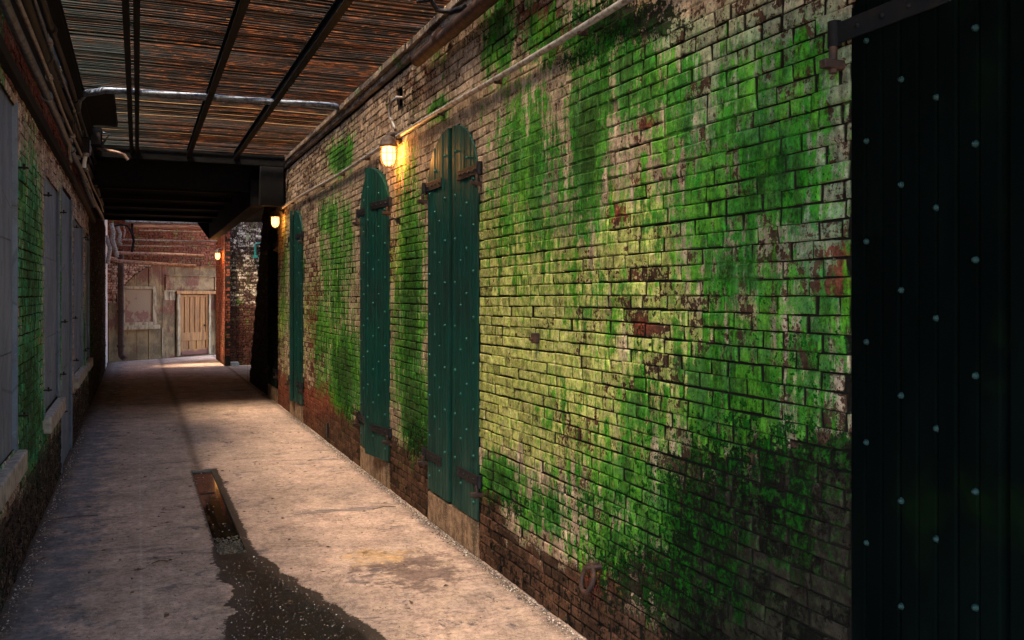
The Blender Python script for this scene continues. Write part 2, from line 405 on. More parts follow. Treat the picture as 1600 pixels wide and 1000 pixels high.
# ---------------------------------------------------------------- metals and paint
def paint(name, c, dirt, rough=.55):
    M = NT(name, rough, spec=.4)
    a = M.noise(5, 5, stretch=(1, 1, .3)); b = M.noise(40, 4, stretch=(1, 1, .35)); d = M.noise(2.2, 3)
    x = M.mix(M.step(a, .35, .68), c, tuple(v*.62 for v in c)); x = M.mix(M.step(b, .62, .74, 0, .55), x, dirt)
    M.b.inputs['Specular IOR Level'].default_value = .2
    zs_ = M.n.new('ShaderNodeSeparateXYZ'); M.l.new(M.co, zs_.inputs[0])
    x = M.mix(M.step(M.math('ADD', zs_.outputs[2], M.math('MULTIPLY', a, .8)), .55, 1.15, .55, 0), x, (c[0]+.012, c[1]*.8+.018, c[2]*.8+.012))
    x = M.mix(M.step(M.noise(18, 5, stretch=(1, 1, .2), rough=.75, off=(3, 0, 0)), .60, .68, 0, .5), x, tuple(v*.3 for v in c))
    x = M.mix(M.step(d, .55, .75, 0, .4), x, (c[0]+.004, c[1]*1.1+.01, c[2]*1.05))
    M.base(x).rough(M.step(a, .3, .7, rough-.12, rough+.2)).bump(b, .35, .004); return M.m
GREEN = paint('dark teal green paint', (.0022, .036, .026), (.006, .020, .016))
SHADEGREEN = paint('shaded teal green paint', (.0010, .0022, .0018), (.0008, .0012, .001), .95)  # teal shutter paint darkened to near black in place of shade
def iron_mat(name, a, b, rough=.6, metal=.4):
    M = NT(name, rough, metal, .4); n = M.noise(22, 5); n2 = M.noise(90, 3)
    M.base(M.mix(M.step(n, .45, .62), a, b)).bump(n2, .5, .004); return M.m
COND = iron_mat('pale conduit', (.40, .37, .33), (.20, .15, .11), .5, .2)
IRON = iron_mat('black iron', (.006, .007, .010), (.018, .011, .008))
RUST = iron_mat('rusty iron', (.030, .016, .012), (.075, .032, .018), .8, .2)
GALV = iron_mat('grey conduit', (.30, .29, .27), (.16, .11, .08), .45, .5)
PIPE = iron_mat('blue grey pipe', (.12, .15, .19), (.035, .04, .05), .4, .6)
COPP = iron_mat('pinkish old pipe', (.40, .26, .19), (.16, .09, .06), .5, .4)
BLK = NT('black steel', .8, 0, .15); bn = BLK.noise(12, 5)
BLK.base(BLK.mix(BLK.step(bn, .45, .7), (.0035, .004, .005), (.010, .007, .005))).bump(bn, .4, .006); BLK = BLK.m

SHADEGREEN.node_tree.nodes['Principled BSDF'].inputs['Specular IOR Level'].default_value = .015
BOLTB = paint('shaded bolt paint', (.002, .016, .018), (.002, .005, .005), .6)  # bolt colour darkened to go with the shaded shutters
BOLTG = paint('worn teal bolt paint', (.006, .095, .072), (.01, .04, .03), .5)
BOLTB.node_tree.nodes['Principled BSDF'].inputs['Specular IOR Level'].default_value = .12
# ---------------------------------------------------------------- arched shutters
def leaf_mesh(s):                       # local x from hinge to free edge, outward = s*y
    mb = MB(); npl = 4; W = HW-.006
    def top(x): return arch_z(HW-x)-.012
    def slab(x0, x1, y0, y1, c):
        n = 7 if x1-x0 > .05 else 3
        xs = [x0+(x1-x0)*i/n for i in range(n+1)]
        lo = ZB
        pts = [(x, top(max(x, .001)) if x > .02 else min(top(.02), ZS+.1)) for x in xs]
        # front inset by a chamfer c
        fr = [(x0+c, lo)]+[(min(max(x, x0+c), x1-c), z-c*.5) for x, z in pts]+[(x1-c, lo)]
        bk = [(x0, lo)]+[(x, z) for x, z in pts]+[(x1, lo)]
        m = len(fr)
        vs = [(x, s*y1, z) for x, z in fr]+[(x, s*(y1-c), z) for x, z in bk]+[(x, s*y0, z) for x, z in bk]
        fs = [tuple(range(m))[::-1], tuple(range(2*m, 3*m))]
        for i in range(m):
            j = (i+1) % m; fs += [(i, j, m+j, m+i), (m+i, m+j, 2*m+j, 2*m+i)]
        mb.add(vs, fs)
    w = W/npl/2
    for i in range(npl*2):              # narrow tongue-and-groove boards
        slab(i*w+.0022, (i+1)*w-.0022, .018, .045+.0015*((i*7) % 3), .0055)
    slab(0.004, W-.004, .0, .0125, .002)
    return mb
LEAF = {}
for s in (1, -1):
    o = leaf_mesh(s).build('shutter_leaf', GREEN); recalc(o); LEAF[s] = o.data; bpy.data.objects.remove(o)
bo = MB(); bo.lathe([(.0, .013), (.006, .0125), (.011, .009), (.0145, .004), (.016, 0), (.016, -.002)], n=10)
bolt_o = recalc(bo.build('bolt', GREEN)); BOLT = bolt_o.data; bpy.data.objects.remove(bolt_o)
def strap_mesh(s, L=.40):
    mb = MB()
    y0, y1 = (.0475, .056) if s > 0 else (-.056, -.0475)
    mb.box(-.05, L, y0, y1, -.034, .034, .002)
    for i in range(4):
        x = .045+i*(L-.09)/3
        mb.lathe([(0, .007), (.008, .005), (.010, 0)], (0, 0, 0), 8)
        n = 8*3
        for q in range(len(mb.v)-n, len(mb.v)):
            vx, vy, vz = mb.v[q]; mb.v[q] = (x+vx, s*(.056+vz), vy)
    mb.tube([(-.062, s*.052, -.042), (-.062, s*.052, .042)], .022, 10)
    return mb
STRAP = {}
for s in (1, -1):
    o = recalc(strap_mesh(s).build('strap_hinge', IRON)); STRAP[s] = o.data; bpy.data.objects.remove(o)
pm = MB(); pm.box(-.09, .02, -.016, .016, -.016, .012, .003); pm.tube([(-.045, 0, -.03), (-.045, 0, .055)], .0135, 8)
po = recalc(pm.build('pintle', RUST)); PINT = po.data; bpy.data.objects.remove(po)

def link_mesh(name, me, parent, loc, rot=(0, 0, 0), mat=None):
    o = bpy.data.objects.new(name, me); col.objects.link(o); o.parent = parent; o.location = loc; o.rotation_euler = rot
    if mat: o.material_slots[0].link = 'OBJECT'; o.material_slots[0].material = mat
    return o
def shutters(yc, label, a_near, a_far, mat=None, dark=False, squeeze=1.0):  # dark: shade put into the colours of bolts and straps
    r = empty('arched_window', (XR, yc, 0), label, 'shuttered window', 'arched windows with tall shutters along the right wall')
    for s, a in ((1, a_near), (-1, a_far)):
        # near leaf hinges on the side towards the camera
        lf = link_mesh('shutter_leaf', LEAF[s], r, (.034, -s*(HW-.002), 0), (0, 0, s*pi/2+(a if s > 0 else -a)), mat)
        cols = [.075, .215, .345, .475]
        for i, cx in enumerate(cols):
            z = .36+(0, .16, .08, .24)[i]*1.0
            while z < arch_z(HW-cx)-.07:
                if abs(z-.52) > .055 and abs(z-2.6) > .055:
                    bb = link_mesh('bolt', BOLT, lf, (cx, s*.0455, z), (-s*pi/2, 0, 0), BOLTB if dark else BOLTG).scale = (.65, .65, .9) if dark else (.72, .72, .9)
                z += .312
        for z in (.52, 2.60):
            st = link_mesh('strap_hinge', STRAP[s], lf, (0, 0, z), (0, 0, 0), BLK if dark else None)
        for z in (.47, 2.53):
            link_mesh('pintle', PINT, r, (.012, -s*(HW+.050), z-.03), (0, 0, 0))
    for lf in r.children:
        if lf.name.startswith('shutter_leaf'): lf.scale.x = squeeze
    blk = MB(); blk.box(-.006, .159, -HW+.004, .0, 0, ZB-.012, .006); blk.box(-.010, .159, .006, HW-.004, 0, ZB-.02, .008)
    blk.build('threshold_block', CONC, r)
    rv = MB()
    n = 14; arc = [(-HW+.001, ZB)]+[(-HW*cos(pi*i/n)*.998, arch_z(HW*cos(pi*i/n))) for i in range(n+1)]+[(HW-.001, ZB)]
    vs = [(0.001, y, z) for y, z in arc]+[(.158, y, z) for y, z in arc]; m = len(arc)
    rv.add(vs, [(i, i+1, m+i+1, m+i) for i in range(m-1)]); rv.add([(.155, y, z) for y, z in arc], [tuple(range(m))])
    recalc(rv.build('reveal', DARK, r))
    return r
shutters(WIN[0], 'near riveted arched shutter with its shade painted in as black, filling the right edge of the photo', R(0), R(1.5), SHADEGREEN, True)
shutters(WIN[1], 'largest of the teal green arched shutter pairs, its two leaves parted by a dark gap', R(0), R(.5), squeeze=.945)
shutters(WIN[2], 'teal green arched shutter pair below the nearest lit wall lamp, front leaf overlapping the rear one', R(9), R(2))
shutters(WIN[3], 'narrow looking teal green arched shutter pair beside the second wall lamp', R(3), R(8))
shutters(WIN[4], 'arched shutter pair with its shadow painted in as black, under the dark overhead bridge', R(1), R(1), SHADEGREEN, True)

# ---------------------------------------------------------------- left wall
BLK_WIN = [(4.2, 6.29, .79, 2.95), (8.15, 9.55, .78, 2.78), (9.92, 11.35, 0.0, 2.85), (11.75, 13.55, .80, 2.70), (14.3, 15.3, .8, 2.7)]
def hole_l(u, z):
    for a, b, c, d in BLK_WIN:
        if a < u < b and c < z < d: return True
    return False
MOSSL = [(47,430,20,180,1.0),(45,600,22,110,1.1),(50,700,22,60,1.2),(34,290,10,50,.9),(90,600,10,150,.6),(135,540,8,70,.9),(60,660,20,60,1.0),(94,450,4,150,.9)]
def stain_l(p, ctr):
    u, v = img(XL, max(p.y, 3.5), p.z)
    n = noise.noise(Vector((p.y*2, p.z*1.5, 8)))*.5
    m = smooth_blob(u+n*8, v+n*20, MOSSL) if p.y > 5.8 else .5
    low = max(0, min(1, (.72+.15*n-p.z)/.3)); g = .12+low*.45
    hi = max(0, min(1, (p.z-2.85)/.3))
    if p.y > 15.2: g = .8  # left wall under the bridge coloured black for missing light
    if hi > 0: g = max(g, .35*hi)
    return (m*(1-low*.7), g, 0, .12+low*.5+hi*.5, .15, hi*.7)
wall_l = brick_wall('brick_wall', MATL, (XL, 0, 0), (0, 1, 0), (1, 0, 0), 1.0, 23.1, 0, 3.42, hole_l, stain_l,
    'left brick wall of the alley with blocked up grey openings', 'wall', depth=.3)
PAN = NT('grey cement infill', .85, spec=.3)
a = PAN.noise(4, 5, stretch=(1, 1, .4)); b = PAN.noise(50, 4); d = PAN.noise(11, 5)
x = PAN.mix(PAN.step(a, .35, .65), (.125, .165, .225), (.19, .235, .295)); x = PAN.mix(PAN.step(d, .52, .68, 0, .6), x, (.12, .13, .15))
cr = PAN.vor(1.3, 'DISTANCE_TO_EDGE'); crm = PAN.step(cr, .004, .010, 1, 0)
x = PAN.mix(PAN.math('MULTIPLY', crm, .35), x, (.03, .03, .03)); x = PAN.mix(PAN.step(b, .58, .7, 0, .5), x, (.27, .30, .34))
PAN.base(x).bump(PAN.math('ADD', b, d), .7, .006); PAN = PAN.m
SILL = NT('stone sill', .85, spec=.3); a = SILL.noise(12, 5); b = SILL.noise(60, 4)
SILL.base(SILL.mix(SILL.step(a, .35, .65), (.42, .38, .33), (.22, .21, .19))).bump(b, .7, .006); SILL = SILL.m
LAB = ['grey cement filled opening nearest the camera at the left edge', 'grey cement filled window with a stone sill between two mossy brick strips',
       'tall grey blocked doorway on the left wall reaching the floor', 'narrow grey blocked window beyond the blocked doorway on the left', 'last blocked window on the left wall, in the shadow before the bridge']
for i, (a, b, c, d) in enumerate(BLK_WIN):
    r = empty('blocked_window' if c > .1 else 'blocked_doorway', (XL, (a+b)/2, c), LAB[i], 'window' if c > .1 else 'doorway', 'blocked up openings in the left wall')
    h = (b-a)/2
    m = MB()
    seams = [0, .62, 1.3, d-c] if c > .1 else [0, 1.0, d-c]
    for j in range(len(seams)-1): m.box(-.2, -.022+.002*(j % 2), -h+.002, h-.002, seams[j]+.002, seams[j+1]-.002, .004)
    m.build('infill', PAN, r)
    m = MB(); m.box(-.03, .006, -h-.07, -h-.002, 0, d-c, .004); m.box(-.03, .006, h+.002, h+.05, 0, d-c, .004)
    m.build('render_edge', PAN, r)
    if c > .1:
        m = MB(); m.box(-.1, .055, -h-.08, h+.10, -.135, -.003, .008); m.build('sill', SILL, r)
    for s in (-1, 1):
        for z in (1.0, 2.56) if c > .1 else (.62, 1.5):
            z2 = z-c
            link_mesh('pintle', PINT, r, (.010, s*(h+.10), z2), (0, 0, pi), IRON).scale = (.55, .7, .42)

# ---------------------------------------------------------------- ground with drain channel and wet patch
DX0, DX1, DY0, DY1 = .50, .69, 6.35, 9.50
poly = [at_z(0, *p) for p in [(330,850),(333,880),(345,893),(337,905),(362,915),(365,930),(352,945),(372,955),(350,972),(352,1000),(320,1100),(420,1250),(700,1250),(690,1080),(622,1020),(588,985),(560,965),(548,962),(530,945),(505,938),(498,925),(470,915),(466,905),(440,895),(428,880),(405,868),(392,852)]]
poly = [(p.x, p.y) for p in poly]
def sdist(x, y):
    ins = False; dm = 9
    n = len(poly)
    for i in range(n):
        x0, y0 = poly[i]; x1, y1 = poly[(i+1) % n]
        if (y0 > y) != (y1 > y) and x < (x1-x0)*(y-y0)/(y1-y0)+x0: ins = not ins
        dx, dy = x1-x0, y1-y0; t = max(0, min(1, ((x-x0)*dx+(y-y0)*dy)/(dx*dx+dy*dy)))
        dm = min(dm, math.hypot(x-x0-t*dx, y-y0-t*dy))
    return dm if ins else -dm
xs = [-60, -20, -5, -2]+[-.8+i*.03 for i in range(int(3.0/.03)+1)]+[2.3, 3, 5, 20, 60]
xs = sorted(set([round(x, 4) for x in xs if abs(x-DX0) > .012 and abs(x-DX1) > .012]+[DX0, DX1]))
ys = [-60, -20, -5, 0, 1.5, 2.5]; y = 3.0; 
while y < 31: ys.append(y); y += .03 if y < 6.5 else (.06 if y < 10 else .25)
ys += [35, 45, 80, 140]
ys = sorted(set([round(y, 4) for y in ys if abs(y-DY0) > .014 and abs(y-DY1) > .03]+[DY0, DY1]))
g = MB(); vs = []; A = []
for y in ys:
    for x in xs:
        d = sdist(x, y) if (-.3 < x < 2.1 and 2 < y < 7.2) else -1
        # damp strip round the channel and faint old gutter line beyond it
        if DY0-.6 < y < DY1+.12: d = max(d, .022-max(DX0+.005-x, x-DX1-.035, 0)*1.3)
        gut = math.exp(-((x-.575)/.055)**2)*(1 if y > DY1 else 0)
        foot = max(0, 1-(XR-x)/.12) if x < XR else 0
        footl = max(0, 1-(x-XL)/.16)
        z = noise.noise(Vector((x*.9, y*.6, 0)))*.006+noise.noise(Vector((x*3, y*3, 2)))*.0025-.010*gut
        if DX0-.05 < x < DX1+.05: z = min(z, .001)
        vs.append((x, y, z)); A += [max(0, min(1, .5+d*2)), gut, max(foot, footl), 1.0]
nx = len(xs); fs = []
for j in range(len(ys)-1):
    for i in range(nx-1):
        mx, my = (xs[i]+xs[i+1])/2, (ys[j]+ys[j+1])/2
        if DX0 < mx < DX1 and DY0 < my < DY1: continue
        fs.append((j*nx+i, j*nx+i+1, (j+1)*nx+i+1, (j+1)*nx+i))
g.add(vs, fs, True)
GM = NT('old concrete', .85, spec=.1)
wet, gut, foot, _ = GM.attr('wet')
n1 = GM.noise(1.1, 6, rough=.65); n2 = GM.noise(6, 6, rough=.7); n3 = GM.noise(38, 5, rough=.7); n4 = GM.noise(150, 3); n5 = GM.noise(2.6, 6, stretch=(.35, 1, 1), rough=.75, off=(7, 2, 0), dist=.6)
c = GM.mix(GM.step(n1, .36, .64), (.56, .385, .30), (.40, .29, .23)); c = GM.mix(GM.step(n2, .42, .66, 0, .7), c, (.56, .40, .29))
c = GM.mix(GM.step(n5, .57, .64, 0, .75), c, (.15, .125, .13))
n6 = GM.noise(4.5, 7, rough=.78, off=(4, 4, 0), dist=.8); c = GM.mix(GM.step(n6, .60, .635, 0, .8), c, (.11, .10, .11)); c = GM.mix(GM.step(n6, .33, .40, .55, 0), c, (.62, .44, .30))
n7 = GM.noise(2.1, 8, stretch=(1, .5, 1), rough=.8, off=(9, 4, 0)); c = GM.mix(GM.step(GM.math('ABSOLUTE', GM.math('SUBTRACT', n7, .5)), .002, .009, .5, 0), c, (.10, .07, .06))
c = GM.mix(GM.step(n3, .54, .66, 0, .75), c, (.17, .125, .10))
c = GM.mix(GM.step(GM.noise(16, 6, rough=.75, off=(1, 8, 0)), .56, .66, 0, .55), c, (.20, .15, .13)); c = GM.mix(GM.step(n4, .66, .72, 0, .7), c, (.07, .06, .05))
c = GM.mix(GM.step(GM.noise(95, 2, off=(9, 1, 1)), .71, .75, 0, .95), c, (.80, .76, .68))
sx = GM.n.new('ShaderNodeSeparateXYZ'); GM.l.new(GM.co, sx.inputs[0])
# scuffed rust and soot area at the right, bluish stains and dimmer light painted towards the left wall
def blob(cx, cy, rx, ry):
    a = GM.math('DIVIDE', GM.math('SUBTRACT', sx.outputs[0], cx), rx); b = GM.math('DIVIDE', GM.math('SUBTRACT', sx.outputs[1], cy), ry)
    return GM.math('ADD', GM.math('MULTIPLY', a, a), GM.math('MULTIPLY', b, b))
sb = GM.math('ADD', blob(1.62, 5.55, .42, .5), GM.math('MULTIPLY', GM.math('SUBTRACT', n2, .5), 5))
c = GM.mix(GM.step(sb, .1, .8, .75, 0), c, (.13, .085, .07))
sb2 = GM.math('ADD', blob(1.45, 5.95, .34, .22), GM.math('MULTIPLY', GM.math('SUBTRACT', n2, .5), 5))
c = GM.mix(GM.step(sb2, .1, .7, .8, 0), c, (.60, .38, .20))
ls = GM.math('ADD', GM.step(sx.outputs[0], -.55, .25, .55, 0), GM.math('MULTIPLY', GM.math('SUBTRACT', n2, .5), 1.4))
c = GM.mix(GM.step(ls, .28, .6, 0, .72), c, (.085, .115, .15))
cr = GM.vor(.55, 'DISTANCE_TO_EDGE'); 

jl = GM.step(GM.math('ABSOLUTE', GM.math('SUBTRACT', sx.outputs[0], .02)), .004, .010, .22, 0)
c = GM.mix(jl, c, (.55, .50, .44))
mot = GM.math('ADD', GM.math('MULTIPLY', GM.noise(24, 6, rough=.8, off=(2, 5, 1)), .55), GM.math('MULTIPLY', GM.noise(5.5, 6, rough=.75, off=(6, 1, 3)), .45))
c = GM.mul(c, GM.step(mot, .36, .64, .55, 1.22))
n8 = GM.noise(8, 7, rough=.8, off=(1, 14, 0), dist=.5); c = GM.mix(GM.step(n8, .64, .67, 0, .8), c, (.085, .080, .085))
c = GM.mix(GM.math('MULTIPLY', gut, GM.step(n2, .2, .6, .35, .75)), c, (.13, .085, .065))
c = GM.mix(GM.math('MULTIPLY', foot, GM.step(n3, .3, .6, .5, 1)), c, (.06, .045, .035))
wv = GM.math('ADD', wet, GM.math('ADD', GM.math('MULTIPLY', GM.math('SUBTRACT', n2, .5), .18), GM.math('MULTIPLY', GM.math('SUBTRACT', n3, .5), .20)))
damp = GM.step(wv, .488, .505); soaked = GM.step(GM.math('ADD', wv, GM.math('MULTIPLY', GM.math('SUBTRACT', n2, .5), .22)), .60, .74)
c = GM.mix(GM.math('MULTIPLY', damp, .95), c, GM.mix(n3, (.042, .028, .018), (.020, .014, .010)))
c = GM.mix(soaked, c, GM.mix(GM.step(n2, .4, .6), (.004, .006, .009), (.009, .008, .007)))
sp = GM.step(GM.noise(120, 2, off=(3, 3, 0)), .64, .68)
c = GM.mix(GM.math('MULTIPLY', GM.math('MULTIPLY', soaked, sp), .7), c, (.26, .24, .20))
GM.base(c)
GM.rough(GM.math('SUBTRACT', GM.math('SUBTRACT', .86, GM.math('MULTIPLY', damp, .26)), GM.math('MULTIPLY', soaked, .24)))
GM.set(GM.b.inputs['Specular IOR Level'], GM.math('MULTIPLY_ADD', damp, .18, .08))
GM.bump(GM.math('ADD', GM.math('MULTIPLY', n3, .6), GM.math('MULTIPLY', n4, .5)), .8, .008)
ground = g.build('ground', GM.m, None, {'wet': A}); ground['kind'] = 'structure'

ch = empty('drain_channel', (DX0, DY0, 0), 'shallow open drain slot in the concrete holding dark still water', 'drain')
m = MB(); w_, l_ = DX1-DX0, DY1-DY0
m.add([(0, 0, 0), (w_, 0, 0), (w_, l_, 0), (0, l_, 0), (0, 0, -.07), (w_, 0, -.07), (w_, l_, -.07), (0, l_, -.07)], [(0, 1, 5, 4), (1, 2, 6, 5), (2, 3, 7, 6), (3, 0, 4, 7), (4, 5, 6, 7)])
TR = NT('wet channel stone', .4, spec=.5); a = TR.noise(20, 5); TR.base(TR.mix(TR.step(a, .4, .6), (.04, .022, .014), (.016, .012, .009))).bump(a, .7, .01)
m.build('trough', TR.m, ch)
WA = NT('dark water', .05, spec=.22); a = WA.noise(9, 4); WA.base(WA.mix(WA.step(a, .45, .6), (.006, .005, .004), (.03, .016, .008))); WA.bump(WA.noise(3, 2), .05, .01)
m = MB(); m.add([(.002, .38, -.016), (w_-.002, .38, -.016), (w_-.002, l_-.002, -.016), (.002, l_-.002, -.016)], [(0, 1, 2, 3)]); m.build('water', WA.m, ch)
rn = random.Random(5); m = MB()
def pebble(mb, x, y, z, r, rr):
    n = 6; vs = [(x+rr.uniform(-.2, .2)*r, y, z+r*rr.uniform(.5, .8))]
    for k in range(n):
        a = 2*pi*k/n+rr.uniform(-.3, .3); q = r*rr.uniform(.7, 1.2); vs.append((x+cos(a)*q, y+sin(a)*q, z-.002+rr.uniform(0, .3)*r))
    mb.add(vs, [(0, 1+k, 1+(k+1) % n) for k in range(n)])
for i in range(420): pebble(m, rn.uniform(.01, w_-.01), rn.uniform(.0, .5), -.03+rn.uniform(0, .028), rn.uniform(.005, .016), rn)
for i in range(60): pebble(m, rn.uniform(.01, w_-.01), rn.uniform(.5, l_), -.02, rn.uniform(.006, .016), rn)
SILT = NT('drain silt', .7); a = SILT.noise(60, 2); SILT.base(SILT.mix(SILT.step(a, .45, .6), (.025, .022, .016), (.20, .16, .10))); m.build('silt', SILT.m, ch)['kind'] = 'stuff'
m = MB()
m.box(.02, w_-.05, 2.1, 2.125, -.020, -.010, .002)
m.build('loose_slat', RUST, ch)

# loose grit along the feet of the walls and in the wet patch
m = MB(); rn = random.Random(9)
for i in range(3600):
    y = 3.3+rn.random()**1.5*10; d = abs(rn.gauss(0, .03+.035*abs(noise.noise(Vector((y*1.7, 0, 0))))))
    pebble(m, XR-.008-d, y, .002, rn.uniform(.003, .009)*(1 if rn.random() < .95 else 1.8), rn)
for i in range(900):
    y = 4.5+rn.random()**1.3*9; pebble(m, XL+.02+abs(rn.gauss(0, .04)), y, .002, rn.uniform(.004, .011), rn)
n = 0
while n < 900:
    x, y = rn.uniform(.1, 1.6), rn.uniform(3.6, 6.2)
    if sdist(x, y) > .03: pebble(m, x, y, .003, rn.uniform(.0022, .0055), rn); n += 1
for i in range(420): pebble(m, rn.uniform(-.6, 2.0), 4.5+rn.random()**1.5*9, .004, rn.uniform(.003, .0075), rn)
GR = NT('grit', .8); a = GR.noise(55, 1)
GR.base(GR.mix(GR.step(a, .48, .54), (.07, .05, .04), GR.mix(GR.step(GR.noise(90, 1, off=(2, 2, 2)), .5, .6), (.24, .17, .12), (.62, .56, .48))))
tag(m.build('gravel', GR.m), kind='stuff')
m = MB(); rn = random.Random(21)
LEAFM = NT('dry litter', .8); a = LEAFM.noise(40, 2); LEAFM.base(LEAFM.mix(LEAFM.step(a, .4, .6), (.05, .03, .018), (.16, .08, .04)))
for i in range(150):                         # fallen bits and twigs
    x, y = rn.uniform(-.6, 2.0), 4.8+rn.random()**1.2*8
    a = rn.uniform(0, pi); L = rn.uniform(.008, .035); w = L*rn.uniform(.2, .5)
    pts = [(x+cos(a)*L, y+sin(a)*L, .006), (x-sin(a)*w, y+cos(a)*w, .014), (x-cos(a)*L, y-sin(a)*L, .007), (x+sin(a)*w, y-cos(a)*w, .005)]
    m.add(pts, [(0, 1, 2, 3)])
for u, v, L in ((585,708,.12),(118,810,.16),(600,795,.1),(250,880,.05)):
    p = at_z(0, u, v); m.tube([p+Vector((-L, -.02, .010)), p+Vector((0, .02, .014)), p+Vector((L, .0, .009))], .004, 5)
tag(m.build('litter', LEAFM.m), kind='stuff')

# ---------------------------------------------------------------- roof of slats on steel beams
roof = empty('slatted_roof', (XL, 2.5, 3.86), 'rusty brown slatted roof carried on black steel beams over the alley', 'roof')
def at_roof(mb, name, mat, par=roof):
    o = mb.build(name, mat, par); o.location = (-XL, -2.5, -3.86); return o
m = MB(); A = []; rn = random.Random(3); y = 2.5
while y < 13.95:
    w = rn.uniform(.019, .032); 
    zj = rn.uniform(0, .010); ti = rn.uniform(-.004, .004); n0 = len(m.v)
    xa, xb = XL-.10-rn.random()*.05, XR+.10+rn.random()*.12
    seg = 14; vs = []; fs = []
    for i in range(seg+1):
        x = xa+(xb-xa)*i/seg; sg = .004*sin(x*3+y)+rn.uniform(-.0015, .0015); yy = y+rn.uniform(-.0015, .0015)
        vs += [(x, yy, 3.872+zj+sg), (x, yy+w, 3.872+zj+sg+ti), (x, yy+w, 3.890+zj+sg+ti), (x, yy, 3.890+zj+sg)]
    for i in range(seg):
        a = i*4; b = a+4
        for k in range(4): fs.append((a+k, a+(k+1) % 4, b+(k+1) % 4, b+k))
    fs += [(0, 1, 2, 3), (seg*4, seg*4+3, seg*4+2, seg*4+1)]
    m.add(vs, fs); t = rn.random(); A += [t, rn.random(), 0, 1]*len(vs)
    y += w+rn.uniform(.007, .017)  # open gaps put between the slats to let light down to the floor
SL = NT('rusty slats', .75, .0, .14)
t, t2, _, _ = SL.attr('tone')
a = SL.noise(3.0, 5, stretch=(.25, 1, 1)); b = SL.noise(24, 4, stretch=(.3, 2, 1), rough=.7); d = SL.noise(1.0, 4, off=(5, 0, 0)); e = SL.noise(60, 3, stretch=(.4, 1.5, 1))
rp = SL.noise(5, 6, stretch=(.7, 1, 1), rough=.75, off=(2, 9, 0))
c = SL.mix(t, (.014, .005, .002), (.12, .040, .009)); c = SL.mix(SL.step(rp, .46, .60), c, (.004, .003, .003)); c = SL.mix(SL.step(SL.noise(14, 5, stretch=(.5, 1, 1), rough=.75), .54, .62, 0, .7), c, (.15, .055, .013)); c = SL.mix(SL.step(b, .40, .58), c, (.006, .004, .003))
c = SL.mix(SL.step(e, .62, .70, 0, .6), c, (.15, .10, .05))
c = SL.mix(SL.math('MULTIPLY', SL.step(d, .45, .62), .45), c, (.014, .021, .032))
sx = SL.n.new('ShaderNodeSeparateXYZ'); SL.l.new(SL.co, sx.inputs[0])
c = SL.mix(SL.math('MULTIPLY', SL.step(SL.math('ADD', sx.outputs[0], SL.math('MULTIPLY', d, .5)), .05, .65, 1, 0), .6), c, SL.mix(b, (.005, .014, .022), (.018, .042, .058)))  # bluish light painted into the slats towards the left
c = SL.mix(SL.math('MULTIPLY', SL.step(t2, .93, .96), .5), c, (.30, .25, .18))
vm = SL.n.new('ShaderNodeVectorMath'); vm.operation = 'MULTIPLY'; SL.l.new(c, vm.inputs[0]); vm.inputs[1].default_value = (1.05, .82, .56); c = vm.outputs[0]
SL.base(c).bump(b, .5, .004)
o = m.build('slats', SL.m, roof, {'tone': A}); o.location = (-XL, -2.5, -3.86)
def ibeam(mb, x, y0, y1, zt, h=.13, w=.075):
    mb.box(x-w/2, x+w/2, y0, y1, zt-.010, zt); mb.box(x-.006, x+.006, y0, y1, zt-h+.010, zt-.010); mb.box(x-w/2, x+w/2, y0, y1, zt-h, zt-h+.010)
for x, w_ in ((-.54, .07), (-.078, .045), (-.006, .045), (.68, .06), (1.33, .06)):
    m = MB(); ibeam(m, x, 2.5, 14.6, 3.866, .10, w_); at_roof(m, 'beam', BLK)
m = MB(); m.box(XL, XR-.07, 13.75, 13.83, 3.70, 3.868); at_roof(m, 'cross_beam', BLK)
m = MB(); m.box(XL-.6, XR+.7, -6, 2.45, 3.88, 4.0); at_roof(m, 'shade_board', BLK)  # unseen board added to keep light off the near shutter
m = MB(); m.box(XL-.3, XR+.3, 14.0, 14.61, 3.88, 3.92); at_roof(m, 'end_board', BLK)
m = MB(); m.box(-.53, -.22, 10.0, 11.9, 3.81, 3.865, .01); at_roof(m, 'hatch_box', BLK)
# left edge: ledge
m = MB(); rn = random.Random(8); y = 2.5
while y < 14.5:
    L = rn.uniform(.2, .5); m.box(XL-.3, XL+.035+rn.uniform(-.012, .012), y, min(y+L-.006, 14.6), 3.79+rn.uniform(0, .008), 3.868, .006); y += L
LED = NT('bluish concrete edge', .85); a = LED.noise(14, 5); LED.base(LED.mix(LED.step(a, .4, .6), (.05, .075, .085), (.15, .18, .18))).bump(a, .8, .01)
at_roof(m, 'edge_curb', LED.m)
m = MB(); m.box(XL-.3, XL-.02, 1.0, 23.1, 3.422, 3.788); o = m.build('parapet', BLK, wall_l)

# ---------------------------------------------------------------- overhead bridge beyond the roof
br = empty('overhead_bridge', (.7, 14.6, 3.13), 'black steel bridge crossing low over the alley beyond the slatted roof', 'bridge')
def bp(mb, name, mat): o = mb.build(name, mat, br); o.location = (-.7, -14.6, -3.13); return o
m = MB(); m.box(-3.5, 6.0, 14.62, 22.5, 3.55, 4.3); m.box(-3.5, 2.05, 22.501, 22.7, 3.55, 4.3); bp(m, 'deck', DARK)
m = MB(); m.box(-1.4, 1.62, 14.60, 14.616, 3.40, 3.86); bp(m, 'fascia', BLK)
m = MB(); m.box(1.60, 1.80, 14.25, 23.0, 3.14, 3.548, .006); bp(m, 'edge_beam', BLK)
m = MB(); m.box(1.72, 2.07, 14.02, 14.24, 3.13, 3.84, .008); bp(m, 'bearing_box', BLK)
m = MB()
p0, p1 = at_y(22.9, 318, 345), at_y(22.9, 345, 378)
